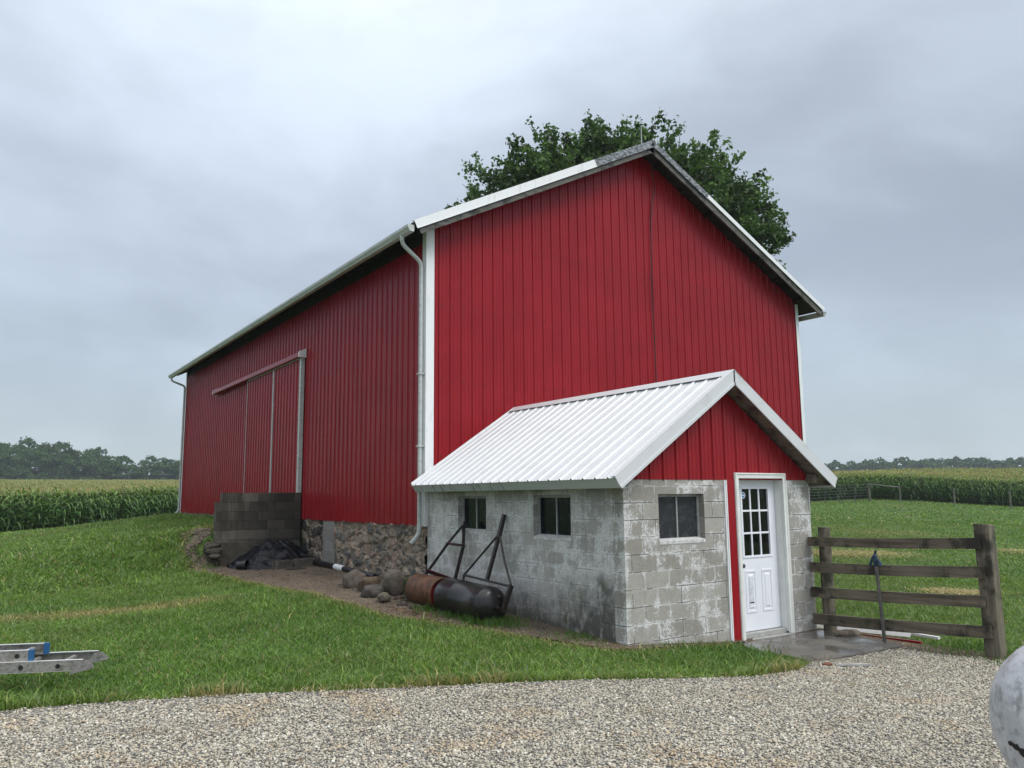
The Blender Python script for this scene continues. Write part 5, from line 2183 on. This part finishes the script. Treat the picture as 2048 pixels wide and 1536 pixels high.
zdir = np.cross(ax_, e1_)
pv, pfc = [], []
nseg = 44
for i in range(nseg + 1):
    t = i / nseg
    # runs from the left flank down and across
    uu = -.255 + .34 * t          # along e1 (left is which sign is settled below)
    up_ = -.075 - .11 * t + .012 * math.sin(9 * t) + random.uniform(-.006, .006)
    th_ = (.012 + .045 * math.sin(min(t * 1.6, 1) * 1.57)) * random.uniform(.85, 1.1)
    for vv in (up_ + .004, up_ - th_):
        sgn = 1 if e1_ @ _r3 > 0 else -1
        zs_ = 1 if zdir[2] > 0 else -1
        rr = math.hypot(uu, vv)
        th = math.atan2(vv * zs_, uu * sgn)
        pv.append(head_pt(rr, th))
for i in range(nseg):
    pfc.append([2 * i, 2 * i + 2, 2 * i + 3, 2 * i + 1])
mesh('bare_patch', pv, pfc, 'bare_primer', pt)
gz_ = gh(pc_[0], pc_[1])
for a in (.25, 1.5):
    mb = MB()
    c = pc_ + ax_ * a
    for s_ in (-1, 1):
        f0 = c + e1_ * s_ * .20
        mb.bar((f0[0], f0[1], gz_ - .05), (f0[0], f0[1], c[2] - .31), .05, .08, ax_)
    f0, f1 = c + e1_ * .24, c - e1_ * .24
    mb.bar((f0[0], f0[1], c[2] - .325), (f1[0], f1[1], c[2] - .325), .08, .05)
    mb.build('leg', 'rim_grey', pt)
V, F_ = lathe([(0, .16), (.20, .16), (.23, .10), (.24, 0)], pc_ + ax_ * .9 + np.array([0, 0, RT - .02]), (0, 0, 1), ax_, 28)
smooth_by_angle(mesh('valve_cover', V, F_, 'silver_paint', pt), 50)


# ================================================================ BIG TREE behind the barn
TB = np.array([17.7, 14.8])
tz = gh(*TB)
tr = thing('maple_tree', 'large dark green maple tree rising behind the barn roof', 'tree', (TB[0], TB[1], tz))
taz = .733
tr_r = np.array([math.cos(taz), -math.sin(taz), 0])
tr_f = np.array([math.sin(taz), math.cos(taz), 0])
lob = [(-6.95, 16.02), (-6.24, 16.65), (-5.29, 17.79), (-4.21, 18.79), (-3.55, 19.54), (-2.64, 19.0), (-1.57, 18.82), (-0.37, 19.13), (0.11, 19.27), (1.17, 18.88), (1.88, 19.02), (2.67, 18.36), (3.67, 17.68), (4.33, 17.18), (4.98, 16.61), (5.26, 15.61), (6.21, 15.02), (6.94, 14.69), (7.35, 13.92), (6.69, 13.89), (7.2, 13.24), (6.27, 14.06), (5.54, 14.5),
       (-5.6, 16.2), (-4.3, 17.2), (-3.2, 17.8), (-2.0, 17.4), (-.6, 17.6), (.7, 17.6), (2.0, 17.4), (3.0, 16.6), (4.0, 15.9), (-4.8, 15.2), (-3.2, 16.0), (-1.5, 15.8), (0.3, 15.9), (2.0, 15.5), (3.6, 14.6), (4.8, 14.2),
       (-5.5, 14.0), (-4, 13.2), (-2, 13.6), (0, 13.4), (2, 13.0), (4, 12.6), (-3.5, 11.5), (-.5, 11.2), (2.5, 11.0), (5.0, 12.6)]
LV, LF, LC = [], [], []
lobes3 = []
for i, (a, z_) in enumerate(lob):
    a = a * (.93 if a < 0 else .965)
    z_ = z_ - (1.25 if i < 23 and z_ > 16 else .8) + .35 * (abs(a) > 5) - .75 * (-4.8 < a < -1.2 and z_ > 17) - .35 * (z_ > 18)
    edge_ = i < 23
    dep = random.uniform(-2.0, 2.0) if edge_ else random.uniform(-4.5, 4.5)
    lobes3.append((np.array([TB[0], TB[1], 0]) + tr_r * a + tr_f * dep + np.array([0, 0, z_]), random.uniform(.55, .75) if edge_ else random.uniform(1.0, 1.5)))
    if not edge_:
        for s_ in (-1, 1):
            lobes3.append((np.array([TB[0], TB[1], 0]) + tr_r * (a + random.uniform(-.7, .7)) + tr_f * (s_ * random.uniform(2, 5.5) * math.sqrt(max(.1, 1 - (a / 7.6) ** 2))) + np.array([0, 0, z_ - random.uniform(.1, .9)]), random.uniform(.9, 1.4)))
for i, (c, r_) in enumerate(lobes3):
    nsub = int(10 + r_ * 12)
    for s_ in range(nsub):
        d = rng.normal(size=3)
        d /= np.linalg.norm(d)
        if d[2] < -.3 and random.random() < .5:
            d[2] *= -1
        sc0 = c + d * np.array([1.15, 1.15, .95]) * r_ * rng.uniform(.55, 1.15)
        m_ = int(rng.integers(34, 66))
        ax_t = d * .9 + np.array([0, 0, .35]) + rng.normal(0, .25, 3)
        t_ = rng.uniform(-.35, .42, m_)
        P = sc0 + ax_t[None] * t_[:, None] + rng.normal(0, .125, (m_, 3)) * (1.1 - np.abs(t_))[:, None]
        k = rng.uniform(.07, .125, m_)
        n1_ = rng.normal(size=(m_, 3)) + np.array([0, 0, .9])
        n1_ /= np.linalg.norm(n1_, axis=1)[:, None]
        t1 = np.cross(n1_, rng.normal(size=(m_, 3)))
        t1 /= np.linalg.norm(t1, axis=1)[:, None]
        t2 = np.cross(n1_, t1)
        q = np.stack([P - t1 * k[:, None], P - t2 * k[:, None] * .7 - n1_ * k[:, None] * .25, P + t1 * k[:, None], P + t2 * k[:, None] * .7 - n1_ * k[:, None] * .25], 1)
        LV.append(q.reshape(-1, 3))
        cc = np.array([.066, .112, .034]) * rng.uniform(.55, 1.6)
        LC.append(np.repeat(cc[None] * rng.uniform(.75, 1.25, (m_, 1)), 4, 0))
LV = np.concatenate(LV)
LC = np.concatenate(LC)
mesh('crown', LV, np.arange(len(LV)).reshape(-1, 4), 'tree_leaf', tr, uv=False, col=LC)
mb = MB()
T0 = np.array([TB[0], TB[1], tz - .3])
mb.tube([T0, T0 + (.05, 0, 1.0), T0 + (.1, .1, 4.0), T0 + (0, .2, 7.0), T0 + (.1, .1, 10.5), T0 + (0, 0, 14.5)], [.65, .48, .42, .34, .22, .06], 12)
for i, (c, r_) in enumerate(lobes3):
    if i % 3 == 2:
        continue
    h0 = tz + 3.0 + (c[2] - tz) * rng.uniform(.25, .5)
    s = np.array([TB[0] + .05, TB[1] + .1, h0])
    m_ = s * .5 + c * .5 + np.array([0, 0, .5])
    mb.tube([s, m_, c], [.15, .09, .035], 6)
    for q in range(2):
        e = c + rng.normal(0, .7, 3) + np.array([0, 0, .5])
        mb.tube([c * .6 + m_ * .4, e], [.035, .01], 5)
mb.build('trunk', 'bark', tr, smooth=True, uv=False)


# ================================================================ CORN
def strips(base, dirv, z0, length, width, droop, seg, cols, up=.8, curl=0.):
    """leaf strips: base (n,3); returns quads"""
    n_ = len(base)
    V = np.empty((n_, seg + 1, 2, 3))
    side = np.stack([-dirv[:, 1], dirv[:, 0], np.zeros(n_)], -1)
    for s_ in range(seg + 1):
        t = s_ / seg
        r_ = length * t * (.85 - .15 * t)
        zz = z0 + length * (up * t - droop * t * t)
        w_ = width * (.55 + .45 * min(1, t * 4)) * (1 - t ** 2.2) / 2 + .002
        c = base + dirv * r_[:, None]
        c[:, 2] += zz
        V[:, s_, 0] = c - side * w_[:, None]
        V[:, s_, 1] = c + side * w_[:, None] + np.array([0, 0, 1.]) * (w_ * curl)[:, None]
    k = np.arange(n_ * (seg + 1) * 2).reshape(n_, seg + 1, 2)
    F_ = np.stack([k[:, :-1, 0], k[:, 1:, 0], k[:, 1:, 1], k[:, :-1, 1]], -1).reshape(-1, 4)
    C = np.repeat(cols, (seg + 1) * 2, 0)
    return V.reshape(-1, 3), F_, C


def corn(x, y, full, scale=1., wide=1.):
    """full: whole plants; else only the upper part that shows over the rows in front"""
    n_ = len(x)
    z = height(x, y)
    out = []
    H = rng.uniform(1.85, 2.2, n_) * scale
    pa = rng.uniform(0, 6.283, n_)
    b = np.stack([x, y, z], -1)
    lv_ = np.linspace(.12, .92, 11) if full else np.array([.62, .74, .84, .92])
    for i, f in enumerate(lv_):
        a = pa + (i % 2) * math.pi + rng.normal(0, .45, n_)
        d = np.stack([np.cos(a), np.sin(a), np.zeros(n_)], -1)
        ln = rng.uniform(.65, .95, n_) * (1 - .45 * abs(f - .5)) * (1 if full else .9)
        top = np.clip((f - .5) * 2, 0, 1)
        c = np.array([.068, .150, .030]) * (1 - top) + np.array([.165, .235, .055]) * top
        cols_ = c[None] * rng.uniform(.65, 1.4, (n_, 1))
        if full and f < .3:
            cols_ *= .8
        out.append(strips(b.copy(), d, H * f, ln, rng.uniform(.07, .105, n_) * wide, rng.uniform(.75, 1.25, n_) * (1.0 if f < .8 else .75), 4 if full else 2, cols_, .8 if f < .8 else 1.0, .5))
    for i in range(5 if full else 4):
        a = rng.uniform(0, 6.283, n_)
        d = np.stack([np.cos(a), np.sin(a), np.zeros(n_)], -1)
        cols_ = np.array([.42, .32, .14])[None] * rng.uniform(.7, 1.25, (n_, 1))
        out.append(strips(b.copy(), d * rng.uniform(.15, .6, n_)[:, None], H * .93, rng.uniform(.28, .42, n_), np.full(n_, .022 if full else .03) * wide, np.full(n_, .25), 2, cols_, 1.15))
    if full:
        a = pa
        for k in range(2):
            s_ = np.stack([np.cos(a + k * 1.57), np.sin(a + k * 1.57), np.zeros(n_)], -1) * .016
            V = np.stack([b - s_, b + s_, b + s_ * .4 + np.stack([0 * H, 0 * H, H], -1), b - s_ * .4 + np.stack([0 * H, 0 * H, H], -1)], 1).reshape(-1, 3)
            out.append((V, np.arange(n_ * 4).reshape(-1, 4), np.repeat(np.array([.06, .085, .03])[None] * rng.uniform(.7, 1.2, (n_, 1)), 4, 0)))
    return out


def field(name, az0, az1, edge, label, group=None):
    """edge(az): distance of the first row from the viewpoint side of the field"""
    outs = []
    for row in range(9):
        aa = []
        a = az0
        while a < az1:
            D_ = edge(a) + row * .75
            aa.append(a)
            a += .17 / D_ * rng.uniform(.7, 1.3)
        aa = np.array(aa)
        D_ = np.array([edge(q) for q in aa]) + row * .75 + rng.normal(0, .06, len(aa))
        x = CAM[0] + np.sin(YAW + aa) * D_
        y = CAM[1] + np.cos(YAW + aa) * D_
        outs += corn(x, y, row < 5)
    n_ = 16000
    aa = rng.uniform(az0, az1, n_)
    e = np.array([edge(q) for q in aa])
    u = rng.uniform(0, 1, n_)
    D_ = e + 6 + (345 - e) * u ** 2.6
    x = CAM[0] + np.sin(YAW + aa) * D_
    y = CAM[1] + np.cos(YAW + aa) * D_
    nr_ = D_ < 120
    outs += corn(x[nr_], y[nr_], False)
    outs += corn(x[~nr_], y[~nr_], False, 1.0, 2.6)
    VV, FF, CC = [], [], []
    o_ = 0
    for V, F_, c in outs:
        VV.append(V)
        FF.append(F_ + o_)
        CC.append(c)
        o_ += len(V)
    nf = sum(len(f) for f in FF)
    # closed leaf canopy below the tassels
    ga = np.linspace(az0, az1, 40)
    gd = 2.2 + (350 - 46) * np.linspace(0, 1, 90) ** 2
    A_, D_ = np.meshgrid(ga, gd)
    E_ = np.array([edge(q) for q in ga])[None, :]
    D_ = E_ + D_
    x = CAM[0] + np.sin(YAW + A_) * D_
    y = CAM[1] + np.cos(YAW + A_) * D_
    zc = height(x, y) + 1.72 + .22 * vnoise(x, y, .8, 4) + .10 * vnoise(x, y, .3, 6)
    V = np.stack([x, y, zc], -1).reshape(-1, 3)
    k = np.arange(A_.size).reshape(A_.shape) + o_
    F_ = np.stack([k[:-1, :-1], k[:-1, 1:], k[1:, 1:], k[1:, :-1]], -1).reshape(-1, 4)
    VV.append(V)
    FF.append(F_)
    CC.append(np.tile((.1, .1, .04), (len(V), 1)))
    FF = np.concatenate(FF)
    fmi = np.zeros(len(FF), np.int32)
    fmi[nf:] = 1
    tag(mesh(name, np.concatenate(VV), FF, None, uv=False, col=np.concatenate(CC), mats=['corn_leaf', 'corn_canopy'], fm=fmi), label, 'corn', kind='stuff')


def azpx(u): return math.atan2(u - 1024, FOC)


field('corn_field', azpx(-170), azpx(420), lambda a: 46 + (a - azpx(0)) / (azpx(360) - azpx(0)) * 10, 'tall green corn with tan tassels beyond the left lawn')
field('corn_field', azpx(1560), azpx(2250), lambda a: 74 + 1.2 * math.sin(a * 9), 'tall green corn with tan tassels beyond the right lawn and wire fence')


# ================================================================ FAR TREES
def tree_shape(seed, h, r_, leaf, nl_, per, tint=(.050, .092, .030)):
    """crown of leaf clumps round several boughs, with its trunk"""
    q = np.random.default_rng(seed)
    V, C = [], []
    for i in range(nl_):
        a = q.uniform(0, 6.283)
        f = q.uniform(.05, 1.0) if i % 4 else q.uniform(.02, .22)
        rr = r_ * math.sin(min(1, (1.08 - f) * 2.0) * 1.57) * q.uniform(.35, 1.0) * (1.25 if f < .22 else 1)
        c = np.array([math.cos(a) * rr, math.sin(a) * rr, h * f * .93])
        lr = r_ * q.uniform(.26, .42)
        d = q.normal(size=(per, 3))
        d /= np.linalg.norm(d, axis=1)[:, None]
        d[:, 2] = np.where(d[:, 2] < -.2, -d[:, 2], d[:, 2])
        P = c + d * lr * q.uniform(.6, 1.1, (per, 1)) * np.array([1, 1, .75])
        nn = d + q.normal(0, .5, (per, 3))
        nn /= np.linalg.norm(nn, axis=1)[:, None]
        t1 = np.cross(nn, q.normal(size=(per, 3)))
        t1 /= np.linalg.norm(t1, axis=1)[:, None]
        t2 = np.cross(nn, t1)
        k = leaf * q.uniform(.6, 1.3, (per, 1))
        V.append(np.stack([P - t1 * k, P - t2 * k * .8, P + t1 * k, P + t2 * k * .8], 1).reshape(-1, 3))
        C.append(np.repeat(np.array(tint)[None] * q.uniform(.75, 1.3) * q.uniform(.8, 1.2, (per, 1)), 4, 0))
    V = np.concatenate(V)
    return V, np.arange(len(V)).reshape(-1, 4), np.concatenate(C)


protos = []
for i in range(4):
    V, F_, C = tree_shape(100 + i, 1.0, .46, .030, 42, 80)
    me_o = mesh('crown', V, F_, 'far_leaf', None, uv=False, col=C)
    mb = MB()
    mb.tube([(0, 0, -.05), (.01, 0, .25), (0, .01, .6)], [.03, .024, .008], 6)
    tk = mb.build('trunk', 'bark', None, uv=False)
    protos.append((me_o, tk))


def far_tree(i, x, y, h, wd, label, group):
    cr, tk = protos[i % 4]
    r_ = bpy.data.objects.new('broadleaf_tree', None)
    COL.objects.link(r_)
    r_.location = (x, y, float(height(np.array([x]), np.array([y]))[0]) - .2)
    r_.rotation_euler = (0, 0, random.uniform(0, 6.28))
    r_.scale = (wd, wd, h)
    tag(r_, label, 'tree', group)
    for s in (cr, tk):
        c = s.copy()
        COL.objects.link(c)
        c.parent = r_
    return r_


GRP_L = 'trees of the wood beyond the left corn field'
for row, (D0, hs) in enumerate(((352, .82), (366, 1.0))):
    u = -140 + row * 13
    i = 0
    while u < 420:
        top = np.interp(u, [-140, 0, 60, 110, 140, 175, 200, 230, 270, 330, 420], [878, 879, 882, 884, 886, 892, 898, 908, 912, 906, 908])
        D_ = D0 + random.uniform(-6, 6)
        h = (957 - top) / FOC * D_ * hs * random.uniform(.82, 1.02) + 1.0
        a = azpx(u)
        far_tree(i + row, CAM[0] + math.sin(YAW + a) * D_, CAM[1] + math.cos(YAW + a) * D_, h, random.uniform(10.5, 15),
                 'dark green tree in the %s row of the wood beyond the left corn field' % ('front' if row == 0 else 'back'), GRP_L)
        i += 1
        u += random.uniform(24, 34)
a = azpx(198)
far_tree(2, CAM[0] + math.sin(YAW + a) * 372, CAM[1] + math.cos(YAW + a) * 372, 18.2, 8, 'round crowned tree standing above the rest of the left wood', GRP_L)
for cr, tk in protos:
    bpy.data.objects.remove(cr)
    bpy.data.objects.remove(tk)
VV, FF, CC = [], [], []
o_ = 0
for row in range(3):
    u = 1500 + row * 8
    while u < 2300:
        D_ = 500 + row * 22 + random.uniform(-8, 8)
        top = np.interp(u, [1500, 1640, 1700, 1740, 1770, 1790, 1810, 1880, 1930, 1960, 2000, 2300], [912, 914, 913, 909, 913, 906, 911, 910, 911, 915, 913, 912])
        h = (944 - top) / FOC * D_ * (.86 + .07 * row) * random.uniform(.85, 1.1) + 3.2
        a = azpx(u)
        x_, y_ = CAM[0] + math.sin(YAW + a) * D_, CAM[1] + math.cos(YAW + a) * D_
        V, F_, C = tree_shape(int(u * 7 + row), h, random.uniform(5.0, 7.5), .75, 20, 34)
        V = V + np.array([x_, y_, float(height(np.array([x_]), np.array([y_]))[0]) - .3])
        VV.append(V)
        FF.append(F_ + o_)
        CC.append(C)
        o_ += len(V)
        u += random.uniform(16, 26)
tag(mesh('far_wood', np.concatenate(VV), np.concatenate(FF), 'far_leaf', uv=False, col=np.concatenate(CC)), 'hazy distant wood on the horizon beyond the right corn field', 'wood', kind='stuff')

# ================================================================ FAR FENCE on the right
ff = thing('wire_fence', 'distant wire stock fence with wooden posts along the right corn', 'fence', (53.6, 20, gh(53.6, 20)))
fp = [(53.6, 24.9, 1.45), (53.9, 22.5, 1.3), (53.0, 17.9, 1.3), (53.6, 14.4, 1.3), (54.5, 10.5, 1.3), (56, 6.0, 1.3)]
for i, (x_, y_, h_) in enumerate(fp):
    mb = MB()
    z_ = gh(x_, y_)
    mb.tube([(x_, y_, z_ - .3), (x_, y_, z_ + h_)], .10 if i == 0 else .065, 8)
    mb.build('post', 'far_post', ff)
mb = MB()
mb.tube([(53.6, 24.9, gh(53.6, 24.9) + 1.38), (53.9, 22.5, gh(53.9, 22.5) + 1.18)], .06, 8)
mb.build('brace_rail', 'far_post', ff)
for k in range(5):
    mb = MB()
    mb.tube([(x_, y_, gh(x_, y_) + .2 + k * .24) for x_, y_, h_ in fp], .0035, 5)
    mb.build('wire', 'wire', ff)
gp = thing('stock_panel', 'distant dark tubular livestock panels left of the corner post', 'fence panel', (50, 25.3, gh(50, 25.3)))
pa, pb = np.array([43.5, 26.3]), np.array([53.5, 24.95])
simple('panel_tube', (.07, .075, .07), .5, .2, .2, 4)
for k in range(6):
    mb = MB()
    mb.tube([(*(pa + (pb - pa) * t), gh(*(pa + (pb - pa) * t)) + .25 + k * .225) for t in np.linspace(0, 1, 12)], .017, 6)
    mb.build('rail', 'panel_tube', gp)
for t in (0, .16, .33, .36, .52, .68, .71, .85):
    q = pa + (pb - pa) * t
    mb = MB()
    mb.tube([(*q, gh(*q) - .05), (*q, gh(*q) + 1.42)], .03, 6)
    mb.build('upright', 'panel_tube', gp)

# ================================================================ HAZE
hm = bpy.data.materials.new('haze')
hm.use_nodes = True
hn = hm.node_tree
hn.nodes.remove(hn.nodes['Principled BSDF'])
pv_ = hn.nodes.new('ShaderNodeVolumePrincipled')
pv_.inputs['Color'].default_value = (.80, .88, .96, 1)
pv_.inputs['Density'].default_value = .00038
pv_.inputs['Anisotropy'].default_value = .2
hn.links.new(pv_.outputs[0], hn.nodes['Material Output'].inputs['Volume'])
MATS['haze'] = hm
mb = MB()
mb.box(-1900, 2300, -500, 2700, float(Z.min()) - 1, 45)
tag(mb.build('haze', 'haze', None, uv=False), kind='stuff')
